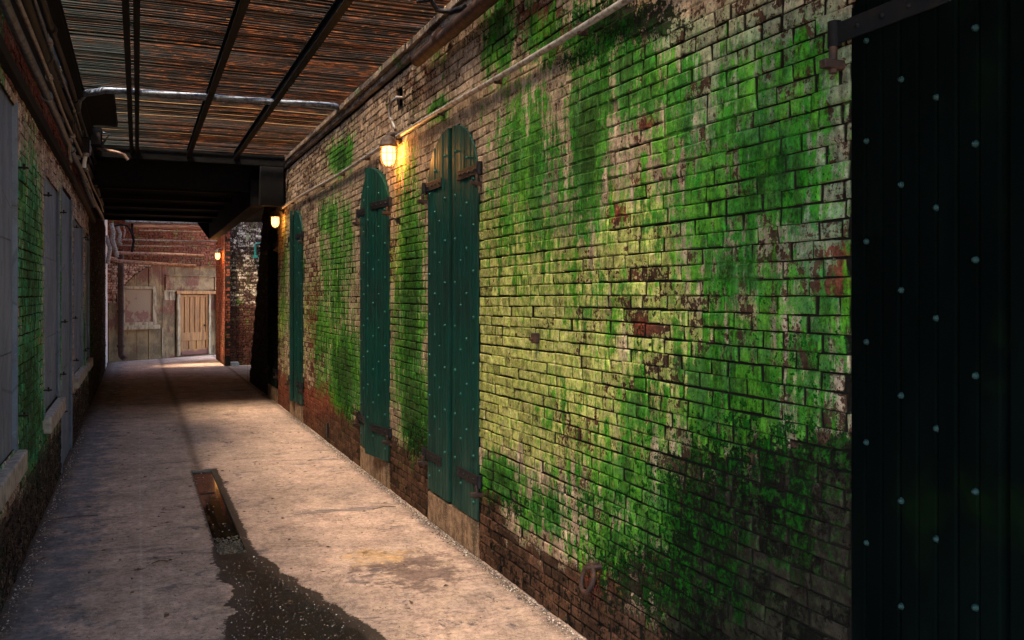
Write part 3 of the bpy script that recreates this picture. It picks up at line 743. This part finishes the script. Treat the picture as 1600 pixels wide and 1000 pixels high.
m.prism([(1.59, 22.7, 3.54), (1.59, 22.7, 3.12), (1.30, 22.7, 3.54)], (0, .06, 0)); bp(m, 'gusset', BLK)
for i in range(5):
    m = MB(); yy = 15.6+i*1.6; m.box(XL, 1.6, yy, yy+.12, 3.47, 3.549); bp(m, 'cross_rib', BLK)
# unseen block added left of the bridge, so that no sky light falls straight through
m = MB(); m.box(-3.5, XL-.31, 15.2, 22.6, 0, 3.55); bp(m, 'left_light_block', DARK)

# ---------------------------------------------------------------- beyond the bridge: side passage, pier, far wall
def no_hole(u, z): return False
def stain_f(p, ctr):
    return (.1, .12, 0, .35, 0, .3)
def stain_p(p, ctr):
    return (.15 if p.z < 1 else .05, .1+max(0, .5-p.z), 0, .45, 0, .5)
def stain_w(p, ctr):
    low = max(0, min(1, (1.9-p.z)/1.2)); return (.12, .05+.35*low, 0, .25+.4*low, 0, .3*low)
MATQ = brick_mat('orange red pier brick', wash=(.34, .20, .12), bodyA=(.10, .035, .02), bodyB=(.30, .10, .05), bare_th=.47)
pier = brick_wall('brick_pier', MATQ, (XR-.09, 0, 0), (0, 1, 0), (-1, 0, 0), 23.5, 26.3, 0, 7, no_hole, stain_p,
    'narrow red brick pier lit orange by the farthest lamp', 'pier', depth=.14)
brick_wall('end_face', MATF, (XR-.09, 23.50, 0), (1, 0, 0), (0, -1, 0), .012, .14, 0, 7, no_hole, stain_p, None, None, depth=.012, parent=pier)
brick_wall('side_passage_wall', MATW, (XR+.05, 23.66, 0), (1, 0, 0), (0, -1, 0), 0, 3.0, 0, 5.2, no_hole, stain_w,
    'pale peeling brick wall closing the dark side passage on the right', 'wall', depth=.3)
m = MB(); m.box(XR+.05, XR+.24, 23.3, 23.62, 0, .10, .01)
tag(m.build('stone_step', SILL), 'small pale stone block at the foot of the red brick pier', 'step')
# walls added inside the passage at the right to hold back sky light
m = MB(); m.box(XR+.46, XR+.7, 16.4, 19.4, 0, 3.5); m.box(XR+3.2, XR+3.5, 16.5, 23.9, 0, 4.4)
tag(m.build('passage_blocker', DARK), 'light blocking wall added inside the side passage behind the broken brick end', 'wall')
# teal pipe with an elbow on the passage wall
TEAL = paint('teal pipe paint', (.006, .09, .08), (.006, .03, .03))
def pw(u, v, d=.10): return at_y(23.66-d, u, v)
m = MB(); m.tube([pw(412, 380.5), pw(403, 380.5), pw(400, 381.5), pw(399, 385), pw(399, 400)], .028, 8)
m.box(*(lambda p: (p.x-.06, p.x+.06, p.y-.06, p.y+.06, p.z-.03, p.z+.03))(pw(398.5, 401)))
tag(m.build('teal_pipe', TEAL), 'short teal pipe elbow fixed to the pale wall of the side passage', 'pipe')
# left side beyond the bridge
WHM = NT('pale whitewash', .8); a = WHM.noise(9, 5); WHM.base(WHM.mix(WHM.step(a, .4, .66), (.75, .73, .70), (.45, .38, .32))).bump(a, .6, .01)  # white paint mottled with brown
m = MB(); m.box(XL-.35, XL-.02, 23.12, 24.6, 0, 5.6, .01); m.box(XL-.35, XL-.04, 24.61, 27.5, 0, 5.6, .01)
tag(m.build('whitewashed_wall', WHM.m), 'brightly lit whitewashed wall glimpsed as a slit at the far left', 'wall')

# far wall: runs at an angle
FA = at_z(0, 170, 566); FB = at_z(0, 352, 553.5)
FD = (FB-FA).normalized(); FN = Vector((FD.y, -FD.x, 0))     # faces the camera
FANG = math.atan2(FD.y, FD.x)
def ff(u, v):                      # coordinates (along, height) on the far wall
    k = (u-800)/F; dr = Vector((k*CT+ST, CT-k*ST, -(v-463)/F))
    t = FA.dot(FN)/dr.dot(FN); P = dr*t
    return (P-FA).dot(FD), EYE+P.z
far = empty('boarded_house_front', FA, 'weathered board front with orange door and boarded window closing the alley', 'building', rz=FANG)
# local axes: x along the wall, -y towards the camera
def frect(mb, u0, v0, u1, v1, y0, y1, b=.004):
    a, zt = ff(u0, v0); c, zb = ff(u1, v1)
    mb.box(min(a, c), max(a, c), y0, y1, min(zt, zb), max(zt, zb), b); return mb
PLB = NT('peeling boards', .85, spec=.25)
a = PLB.noise(2.2, 6, rough=.65); b = PLB.noise(7, 6, stretch=(1.5, 1, .35), rough=.7); d = PLB.noise(40, 4, stretch=(1.5, 1, .4)); e = PLB.noise(1.4, 4, off=(3, 1, 2))
c = PLB.mix(PLB.step(a, .38, .6), (.23, .15, .070), (.11, .070, .034)); c = PLB.mix(PLB.step(PLB.math('ADD', PLB.math('MULTIPLY', e, .6), PLB.math('MULTIPLY', b, .4)), .52, .56, 0, .9), c, (.12, .036, .020))
c = PLB.mix(PLB.step(b, .56, .66, 0, .7), c, (.11, .07, .045)); c = PLB.mix(PLB.step(d, .58, .68, 0, .5), c, (.32, .21, .13))
PLB.base(c).bump(PLB.math('ADD', b, d), .7, .012); PLB = PLB.m
m = MB(); xe, _ = ff(356, 500); edges = [0, ff(214, 500)[0], ff(232, 500)[0], ff(253, 500)[0], ff(273, 500)[0], ff(341, 500)[0], xe+.5]
rn = random.Random(2)
for i in range(len(edges)-1):
    q = rn.uniform(-.006, .006)
    m.box(edges[i]+.004, edges[i+1]-.004, q, .12, 0 if i != 4 else ff(300, 459)[1], 3.02, .006)
m.box(-.2, xe+.5, .10, .25, 0, 3.0)
m.build('board_wall', PLB, far)
# brick spandrel with an arch cut out of it
def arch_line(x):                  # underside of the brick, rising to the right
    u0, z0 = ff(178, 461); u1, z1 = ff(243, 414); t = max(0, min(1, (x-u0)/(u1-u0)))
    return z0+(z1-z0)*(1-(1-t)**1.8)
def hole_sp(x, z): return z < arch_line(x) if x > ff(178, 461)[0] else False
x1 = ff(246, 414)[0]; zt = 4.6
brick_wall('arch_brickwork', MATP, (0, -.10, 0), (1, 0, 0), (0, -1, 0), -.25, x1, 1.6, 2.66, hole_sp, stain_f, None, None, depth=.0125, parent=far, back=False)
brick_wall('upper_brickwork', MATF, (0, -.13, 0), (1, 0, 0), (0, -1, 0), -.4, xe+.6, 2.66, 7, no_hole, stain_f, None, None, depth=.3, parent=far)
# intrados strip
m = MB(); N_ = 20; xs_ = [ff(178, 461)[0]+(x1-ff(178, 461)[0])*i/N_ for i in range(N_+1)]
vs = []
for x in xs_: vs += [(x, -.112, arch_line(x)-.012), (x, .0, arch_line(x)-.012)]
m.add(vs, [(2*i, 2*i+1, 2*i+3, 2*i+2) for i in range(N_)]); m.build('arch_soffit', CONC, far)
# window board
TRIM = NT('pale weathered trim', .8); a = TRIM.noise(14, 5, stretch=(1, 1, .3)); TRIM.base(TRIM.mix(TRIM.step(a, .4, .64), (.32, .24, .14), (.14, .095, .052))).bump(a, .6, .008); TRIM = TRIM.m
wd = MB(); frect(wd, 195, 452, 237, 503, -.02, -.008); 
BRD = NT('peeling window board', .85); a = BRD.noise(3.1, 6, rough=.7, off=(1, 0, 3)); b = BRD.noise(30, 4); zz = BRD.n.new('ShaderNodeSeparateXYZ'); BRD.l.new(BRD.co, zz.inputs[0])
v_ = BRD.math('SUBTRACT', a, BRD.math('MULTIPLY', BRD.math('SUBTRACT', zz.outputs[2], 1.35), .30))
BRD.base(BRD.mix(BRD.step(v_, .50, .53), (.24, .165, .10), BRD.mix(b, (.12, .028, .013), (.22, .11, .07)))).bump(b, .5, .01)
win = wd.build('boarded_window', BRD.m, far)
m = MB()
frect(m, 188.5, 447, 243, 452, -.055, -.008); frect(m, 188.5, 452, 194, 510, -.05, -.008); frect(m, 237, 452, 243, 510, -.05, -.008); frect(m, 194, 504, 237, 508, -.05, -.008); frect(m, 188.5, 509, 247, 513.5, -.09, -.008)
m.build('window_frame', TRIM, win)
# door
DRM = NT('orange brown wood', .6, spec=.3); a = DRM.noise(5, 5, stretch=(3, 1, .25), rough=.7); b = DRM.noise(1.5, 4); d = DRM.noise(30, 3, stretch=(3, 1, .3))
zz = DRM.n.new('ShaderNodeSeparateXYZ'); DRM.l.new(DRM.co, zz.inputs[0])
c = DRM.mix(DRM.step(a, .35, .65), (.36, .155, .034), (.17, .065, .014)); c = DRM.mix(DRM.step(d, .55, .66, 0, .6), c, (.10, .045, .02))
v_ = DRM.math('ADD', DRM.math('MULTIPLY', b, .5), zz.outputs[2]); c = DRM.mix(DRM.step(v_, .38, .46, 1, 0), c, (.13, .035, .02))
DRM.base(c).bump(DRM.math('ADD', a, d), .6, .008)
dr = MB(); frect(dr, 280, 461, 324.5, 553, .012, .045)
door = dr.build('door', DRM.m, far)
m = MB()
frect(m, 280, 461, 283, 552, -.012, .010); frect(m, 321.5, 461, 324.5, 552, -.012, .010); frect(m, 283, 461, 321.5, 464, -.012, .010)
frect(m, 283, 520, 321.5, 531, -.014, .010); frect(m, 283, 546, 321.5, 552, -.014, .010)
for u in (290, 298, 306, 314): frect(m, u-1.3, 464, u+1.3, 520, -.010, .010)
for u in (296, 308): frect(m, u-1.0, 531, u+1.0, 546, -.010, .010)
m.build('door_rails', DRM.m, door)
m = MB(); p = ff(319.5, 508); m.lathe([(0, .05), (.02, .045), (.03, .03), (.02, .012), (.028, 0)], (0, 0, 0), 10)
m.v = [(p[0]+x, -.012-z, p[1]+y) for x, y, z in m.v]; recalc(m.build('door_handle', IRON, door))
m = MB(); frect(m, 275.5, 459, 279.8, 556, -.06, .02); m.build('door_jamb', TRIM, far)
m = MB(); frect(m, 324.8, 459, 328, 553, -.05, .02); m.build('door_jamb', TRIM, far)
m = MB(); frect(m, 273.5, 454.5, 338, 459.5, -.085, .02); m.build('door_lintel', DRM.m, far)
m = MB(); frect(m, 261, 433, 334, 453, -.012, .0)
frect(m, 257, 429, 338, 432.5, -.05, .0); frect(m, 257.5, 432.8, 260.6, 454, -.04, .0); frect(m, 334.5, 432.8, 337.5, 454, -.04, .0)
m.build('transom_panel', PLB, far)
m = MB(); frect(m, 256, 456, 273, 469, -.02, .0); frect(m, 255, 453.8, 275, 456, -.05, .0); frect(m, 263.5, 456, 265, 469, -.035, -.018); m.build('small_panel', TRIM, far)
m = MB(); frect(m, 338.5, 452, 341, 509, -.05, -.01); m.build('trim_strip', TRIM, far)
for u in (253.0,):
    m = MB(); frect(m, u-.8, 512, u+.8, 556, -.03, -.005); m.build('trim_strip', TRIM, far)
# drainpipe at the left end
m = MB(); xa, za = ff(181, 463); x2 = ff(181, 500)[0]
m.tube([(x2, -.22, 3.0), (x2, -.22, .28), (x2-.01, -.24, .18), (x2+.03, -.34, .09)], .075, 12)
for z in (.42, 1.35, 2.3): m.tube([(x2, -.22, z-.035), (x2, -.22, z+.035)], .10, 12)
dp = m.build('drainpipe', RUST); dp.location = FA; dp.rotation_euler = (0, 0, FANG)
tag(dp, 'fat rusty drainpipe standing left of the boarded window at the far end', 'drainpipe')
# overhead beyond the bridge: timber, pale gutter, and unseen timbers added to cut sky light
def pipe_far(name, pts, r, mat, label, cat, Y=25.6, group=None):
    m = MB(); P = [at_y(Y if len(p) < 3 else p[2], p[0], p[1]) for p in pts]; m.tube(P, r, 10)
    o = m.build(name, mat); return tag(o, label, cat, group)
TIMB = NT('orange timber', .8); a = TIMB.noise(8, 5, stretch=(.4, 1, 2)); TIMB.base(TIMB.mix(TIMB.step(a, .38, .62), (.46, .22, .10), (.20, .085, .045))).bump(a, .7, .01)
def ybox(mb, Y, u0, v0, u1, v1, dep):
    p = at_y(Y, u0, v0); q = at_y(Y, u1, v1); mb.box(min(p.x, q.x), max(p.x, q.x), Y, Y+dep, min(p.z, q.z), max(p.z, q.z), .006); return mb
m = MB(); ybox(m, 24.6, 205, 350, 338, 358, .2); tag(m.build('timber_beam', TIMB.m), 'orange brown timber beam high across the alley beyond the bridge', 'beam')
m = MB()
for i in range(8): m.box(XL-.5, 3.2, 23.0+i*.52, 23.43+i*.52, 4.45, 4.56, .006)
tag(m.build('shading_timbers', TIMB.m), 'unseen spaced timbers added above the far end to cut the sky light', 'light blocker')
m = MB(); ybox(m, 24.2, 218, 359, 339, 363.5, .12); tag(m.build('steel_beam', iron_mat('grey painted steel', (.36, .30, .25), (.18, .12, .09), .6, .2)), 'grey steel beam just below the orange timber beam beyond the bridge', 'beam')
m = MB(); P = [at_y(23.9, u, v) for u, v in ((196, 345.5), (340, 349))]; m.tube(P, .05, 10); tag(m.build('pipe', GALV), 'pale grey pipe right under the top edge of the bright opening', 'pipe', 'pipes crossing beyond the bridge')
pipe_far('pipe', [(184, 395, 25.2), (230, 396.5, 25.3), (280, 398, 25.5), (318, 400, 25.7)], .045, COPP, 'pinkish pipe crossing the far brickwork, upper of the two low pipes', 'pipe', group='pipes crossing beyond the bridge')
pipe_far('pipe', [(172, 403, 25.0), (186, 408, 25.0), (240, 412, 25.2), (305, 416, 25.5)], .05, COPP, 'pinkish pipe running just above the brick arch, lowest of the crossing pipes', 'pipe', group='pipes crossing beyond the bridge')
pipe_far('pipe', [(186, 374, 25.6), (250, 376, 25.6), (340, 377, 25.8)], .025, GALV, 'thin grey pipe across the dark upper brickwork at the far end', 'pipe', group='pipes crossing beyond the bridge')
pipe_far('pipe', [(186, 383, 25.6), (260, 385, 25.6), (340, 384, 25.8)], .015, GALV, 'thinnest grey conduit across the far brickwork below the thin pipe', 'pipe', group='pipes crossing beyond the bridge')
pipe_far('cable', [(207, 345, 24.0), (206, 360, 24.0), (209, 376, 24.0), (206, 394, 24.0)], .03, BLK, 'thick black cable hanging down in the bright opening', 'cable')
pipe_far('cable', [(178, 353, 23.8), (188, 351, 23.8), (199, 353, 23.8), (204, 360, 23.8), (206, 366, 23.8)], .022, BLK, 'black cable looping over towards the hanging cable', 'cable')
for i, (pts, r, mt, lb) in enumerate([
    ([(174, 349), (177, 362), (176, 375), (181, 392), (183, 402)], .05, GALV, 'pale bent pipe nearest the dark left wall beyond the bridge'),
    ([(184, 354), (188, 366), (185, 378), (190, 382)], .04, GALV, 'short pale pipe bending behind the black cable loop'),
    ([(166, 368), (169, 380), (172, 388), (170, 400), (168, 412)], .05, GALV, 'pale kinked pipe above the bright slit of wall'),
    ([(193, 352), (196, 362), (193, 372), (188, 378)], .018, COPP, 'thin curved copper tube beside the black cable loop')]):
    pipe_far('pipe', pts, r, mt, lb, 'pipe', Y=24.4-.2*i, group='bent pipes beyond the bridge')

# ---------------------------------------------------------------- conduit and pipes on the right wall
def tube_obj(name, pts, r, mat, label, cat, n=10, group=None, parent=None):
    m = MB(); m.tube(pts, r, n); o = m.build(name, mat, parent)
    if label: tag(o, label, cat, group)
    return o
cond = tube_obj('conduit', [(XR-.04, y, 3.115+.012*sin(y*1.1)) for y in [2.3+i*.5 for i in range(25)]], .018, COND, 'long thin grey conduit running along the right wall above the shutters', 'conduit')
y = 2.9
while y < 14.2:
    z = 3.115+.012*sin(y*1.1); m = MB(); m.box(XR-.05, XR+.003, y-.014, y+.014, z-.03, z+.03, .003); m.build('clip', RUST, cond); y += 1.15
tk = MB(); pts = [(XR-.075, 2.4+i*.55, 3.64-.004*i) for i in range(9)]; tk.tube(pts, .05, 12)
for y in (3.3, 5.0, 6.15): tk.tube([(XR-.075, y, 3.632), (XR-.075, y+.09, 3.632)], .062, 12)
tag(tk.build('thick_pipe', RUST), 'thick dark pipe under the cornice at the top of the right wall', 'pipe')
# pipe across the roof
xp = [(XL+.10, 10.55, 3.72), (XL+.13, 10.25, 3.775), (XL+.2, 10.02, 3.80), (XL+.34, 9.88, 3.805)]+[(-.3+i*.25, 9.8-.015*i, 3.805) for i in range(9)]+[(1.90, 9.68, 3.81), (2.0, 9.8, 3.83), (2.04, 9.95, 3.86)]
tube_obj('roof_pipe', xp, .034, iron_mat('pale blue pipe', (.15, .18, .23), (.05, .06, .075), .55, .3), 'pale pipe crossing under the slatted roof from wall to wall', 'pipe', 12)
# bent end pipe at top
tube_obj('bent_pipe', [(1.80, 6.0, 3.80), (1.86, 5.9, 3.79), (1.92, 5.95, 3.74), (2.0, 5.9, 3.72), (2.04, 5.7, 3.70)], .02, IRON, 'small bent pipe where the slatted roof meets the right wall', 'pipe', 8)

# ---------------------------------------------------------------- lamps
EM = bpy.data.materials.new('lit lamp glass'); EM.use_nodes = True; EM.node_tree.nodes.clear()
e_ = EM.node_tree.nodes.new('ShaderNodeEmission'); o_ = EM.node_tree.nodes.new('ShaderNodeOutputMaterial'); EM.node_tree.links.new(e_.outputs[0], o_.inputs[0])
e_.inputs[0].default_value = (1, .42, .11, 1); e_.inputs[1].default_value = .34
tr_ = EM.node_tree.nodes.new('ShaderNodeBsdfTransparent'); ad_ = EM.node_tree.nodes.new('ShaderNodeAddShader')
EM.node_tree.links.new(e_.outputs[0], ad_.inputs[0]); EM.node_tree.links.new(tr_.outputs[0], ad_.inputs[1]); EM.node_tree.links.new(ad_.outputs[0], o_.inputs[0])
BULB = bpy.data.lights.new('bulb', 'POINT'); BULB.energy = 2.0; BULB.color = (1, .40, .09); BULB.shadow_soft_size = .03
CAST = iron_mat('rusty cast lamp hood', (.10, .07, .05), (.05, .03, .025), .7, .3)
def lamp_parts(r):
    m = MB(); m.lathe([(.0, .085), (.03, .082), (.055, .068), (.070, .04), (.074, .012), (.080, .008), (.080, -.012), (.068, -.014), (.0, -.012)], n=18)
    m.tube([(0, 0, .075), (.02, 0, .10), (.06, 0, .105), (.11, 0, .105)], .022, 10)
    m.box(.095, .128, -.04, .04, .06, .15, .008)
    recalc(m.build('hood', CAST, r))
    m = MB(); m.lathe([(.052, -.0145), (.056, -.03), (.057, -.09), (.053, -.125), (.040, -.152), (.020, -.166), (.0, -.17)], n=18); m.build('glass', EM, r)
    b_ = bpy.data.objects.new('bulb', BULB); col.objects.link(b_); b_.parent = r; b_.location = (0, 0, -.08)
    m = MB()
    for k in range(4):
        a = pi*k/4+.3
        pr = [(.066, -.014), (.068, -.10), (.060, -.145), (.035, -.178), (0, -.188)]
        pts = [(q*cos(a), q*sin(a), z) for q, z in pr]+[(-q*cos(a), -q*sin(a), z) for q, z in pr[-2::-1]]
        m.tube(pts, .0028, 5)
    for z, q in ((-.065, .068), (-.135, .063)):
        m.tube([(q*cos(2*pi*i/16), q*sin(2*pi*i/16), z) for i in range(17)], .0026, 5)
    m.build('wire_guard', CAST, r)
def lamp(loc, label):
    r = empty('wall_lamp', loc, label, 'lamp', 'caged lamps on the right side of the alley'); return r
y1, z1 = at_x(XR-.112, 607, 228)
l1 = lamp((XR-.112, y1, z1), 'nearest caged wall lamp, glowing between the two largest shutter pairs'); lamp_parts(l1)
def again(loc, label, e=1.0):
    c = copy_tree(l1)
    for q in c.children:
        if q.type == 'LIGHT': q.data = q.data.copy(); q.data.energy = e
    c.location = loc; c['label'] = label; return c
y2, z2 = at_x(XR-.13, 430, 338); again((XR-.13, y2, z2), 'second caged lamp, hanging below the black bearing box of the bridge', .9)
y3, z3 = at_x(XR-.22, 340, 395); again((XR-.22, y3, z3), 'farthest caged lamp, small and bright on the red brick pier beyond the bridge', 2.2)
tube_obj('lamp_conduit', [(XR+.03, 7.53, 3.47), (XR-.03, 7.55, 3.475), (XR-.055, 7.62, 3.45), (XR-.06, 7.68, 3.40), (XR-.055, 7.70, 3.33), (XR-.05, y1, z1+.14)], .014, GALV, 'curved thin conduit coming out of a brick slot down to the nearest lamp', 'conduit', 8)
tube_obj('lamp_conduit', [(XR+.03, 14.30, 3.28), (XR-.03, 14.33, 3.285), (XR-.05, 14.42, 3.25), (XR-.04, 14.46, 3.16)], .013, GALV, 'tiny curved conduit dropping to the second lamp beside the black box', 'conduit', 8)

# ---------------------------------------------------------------- iron ring and stub in the right wall
r = empty('wall_ring', (XR, 3.92, .36), 'rusty iron ring hanging from a staple low on the mossy wall', 'ring')
m = MB(); m.tube([(.02, -.02, .06), (-.05, -.02, .06), (-.065, 0, .055), (-.05, .02, .06), (.02, .02, .06)], .011, 8); m.build('staple', RUST, r)
m = MB(); m.tube([(-.045-.02*(1-cos(2*pi*i/20)), .055*sin(2*pi*i/20), .0+.06*cos(2*pi*i/20)) for i in range(21)], .012, 8, cap=False); m.build('ring', RUST, r)
yy, zz_ = at_x(XR, 840, 528)
m = MB(); m.box(XR-.035, XR+.01, yy-.02, yy+.02, zz_-.03, zz_+.03, .006); m.tube([(XR-.02, yy, zz_), (XR-.05, yy, zz_-.01)], .008, 6)
tag(m.build('iron_stub', RUST), 'small rusty iron stub in the middle of the yellow green wall', 'bracket')
yy, zz_ = at_x(XR, 513, 672)
m = MB(); m.box(XR-.02, XR+.01, yy-.03, yy+.03, zz_-.09, zz_+.09, .006)
tag(m.build('vent_plate', IRON), 'small dark plate low on the wall between the far shutter pairs', 'plate')

# ---------------------------------------------------------------- pipework above the left wall
DP = [(-.615, 3.22, .030, PIPE, 'lowest and brightest blue grey pipe along the top of the left wall'),
      (-.60, 3.36, .014, GALV, 'thin conduit just above the blue grey pipe on the left wall'),
      (-.62, 3.50, .035, IRON, 'black iron pipe midway up the pipe run over the left wall'),
      (-.60, 3.62, .015, PIPE, 'thin bluish conduit near the top of the left pipe run'),
      (-.585, 3.72, .028, IRON, 'uppermost black pipe tucked under the roof edge on the left')]
for x, z, r_, mt, lb in DP:
    pts = [(x+.006*sin(y*1.3+z*9), y, z+.010*sin(y*.9+z*5)) for y in [2.6+i*.6 for i in range(28)]]
    o = tube_obj('wall_pipe', pts, r_, mt, lb, 'pipe', 10, 'pipes along the top of the left wall')
    for y in (7.4, 10.0, 12.6):
        m = MB(); m.tube([(x, y-.03, z), (x, y+.03, z)], r_+.012, 10); m.build('coupling', GALV if r_ < .02 else mt, o)
m = MB(); m.box(XL-.01, XL+.045, 3.0, 15.0, 3.02, 3.10, .004)
tag(m.build('cable_tray', BLK), 'dark steel channel fixed under the pipes on the left wall', 'channel')
rn = random.Random(14)
for i, (u, v, w, h, Y, lb) in enumerate([(104, 168, .12, .5, 9.9, 'tall dark box hanging at the top of the left wall'), (128, 235, .16, .3, 11.6, 'dark junction box among the tangled pipes on the left'), (150, 215, .14, .22, 12.4, 'squat dark valve box hanging under the left roof beam')]):
    p = at_y(Y, u, v); r = empty('junction_box', p, lb, 'junction box', 'boxes among the left pipework')
    m = MB(); m.box(-w/2, w/2, -.08, .08, -h/2, h/2, .008); m.build('case', BLK, r)
    m = MB(); m.box(-w/2+.012, w/2-.012, -.090, -.081, -h/2+.012, h/2-.012, .003); m.build('lid', IRON, r)
    m = MB(); m.tube([(0, -.02, h/2), (0, -.02, h/2+.12), (.02, 0, h/2+.2)], .016, 8); m.build('stem', PIPE, r)
def Lp(u, v, Y): return at_y(Y, u, v)
for pts, r_, mt, lb in [
    ([(80, 163, 9.0), (86, 174, 9.1), (96, 187, 9.2), (104, 190, 9.3)], .020, PIPE, 'short bluish pipe hooking off the left pipe run'),
    ([(107, 128, 10.2), (108, 150, 10.2), (111, 172, 10.2), (112, 186, 10.2)], .020, PIPE, 'upright pale pipe on the face of the tall dark box'),
    ([(108, 220, 9.6), (107, 238, 9.7), (110, 252, 9.8)], .020, GALV, 'short upright grey pipe below the tall dark box'),
    ([(134, 242, 11.0), (132, 252, 11.0), (131, 262, 11.0)], .022, NT('white enamel', .4).base((.8, .8, .82)).m, 'short bright white tube among the tangled left pipes'),
    ([(120, 246, 11.5), (126, 272, 12.0), (136, 300, 12.6), (146, 322, 13.2)], .030, PIPE, 'bluish pipe sloping down beside the tangled pipes at the left'),
    ([(104, 262, 10.5), (118, 290, 11.5), (135, 322, 13.0), (146, 345, 14.0)], .034, RUST, 'rusty pipe running low below the left tangle towards the bridge'),
    ([(150, 205, 12.5), (160, 207, 12.4), (171, 210, 12.3), (164, 220, 12.4), (158, 228, 12.5)], .014, PIPE, 'small triangular pipe bracket under the left part of the roof'),
    ([(152, 212, 12.6), (154, 224, 12.6), (153, 232, 12.5), (168, 235, 12.4), (184, 238, 12.3), (194, 242, 12.3), (200, 250, 12.3)], .020, COPP, 'pinkish bent pipe reaching right under the left part of the roof'),
    ([(136, 222, 12.2), (139, 232, 12.2), (138, 242, 12.2)], .030, GALV, 'small grey valve shaped pipe by the dark junction boxes'),
    ([(125, 262, 12.0), (131, 282, 12.3), (141, 296, 12.8), (148, 318, 13.2)], .012, GALV, 'thin pale cable draped below the tangled left pipes')]:
    o = tube_obj('pipe', [Lp(*p) for p in pts], r_, mt, lb, 'pipe', 8, 'tangle of pipes over the left wall')
    e = Lp(*pts[0]); m = MB(); m.tube([e+Vector((0, 0, -.02)), e+Vector((0, 0, .02))], r_+.012, 8); m.build('end_fitting', GALV, o)

# ---------------------------------------------------------------- light
SD = Vector((.38, .30, -1)).normalized()         # direction the sunlight travels
S = -SD; elev = math.asin(S.z); azim = math.atan2(S.x, S.y)
w = bpy.data.worlds.new('World'); sc.world = w; w.use_nodes = True; t = w.node_tree
sk = t.nodes.new('ShaderNodeTexSky'); sk.sky_type = 'NISHITA'; sk.sun_disc = False
sk.sun_elevation = elev; sk.sun_rotation = azim; sk.dust_density = 1.5; sk.air_density = 1.0
t.links.new(sk.outputs[0], t.nodes['Background'].inputs[0]); t.nodes['Background'].inputs[1].default_value = .15
L = bpy.data.lights.new('sun', 'SUN'); L.energy = 2.8; L.angle = R(14); L.color = (1, .80, .58)
lo = bpy.data.objects.new('sun', L); col.objects.link(lo); lo.rotation_euler = SD.to_track_quat('-Z', 'Y').to_euler(); lo.location = (-5, -3, 12)
sc.view_settings.view_transform = 'Standard'; sc.view_settings.look = 'None'; sc.view_settings.gamma = 1
sc.view_settings.exposure = 3.5
sc.render.engine = 'CYCLES'
sc.cycles.max_bounces = 8; sc.cycles.diffuse_bounces = 5
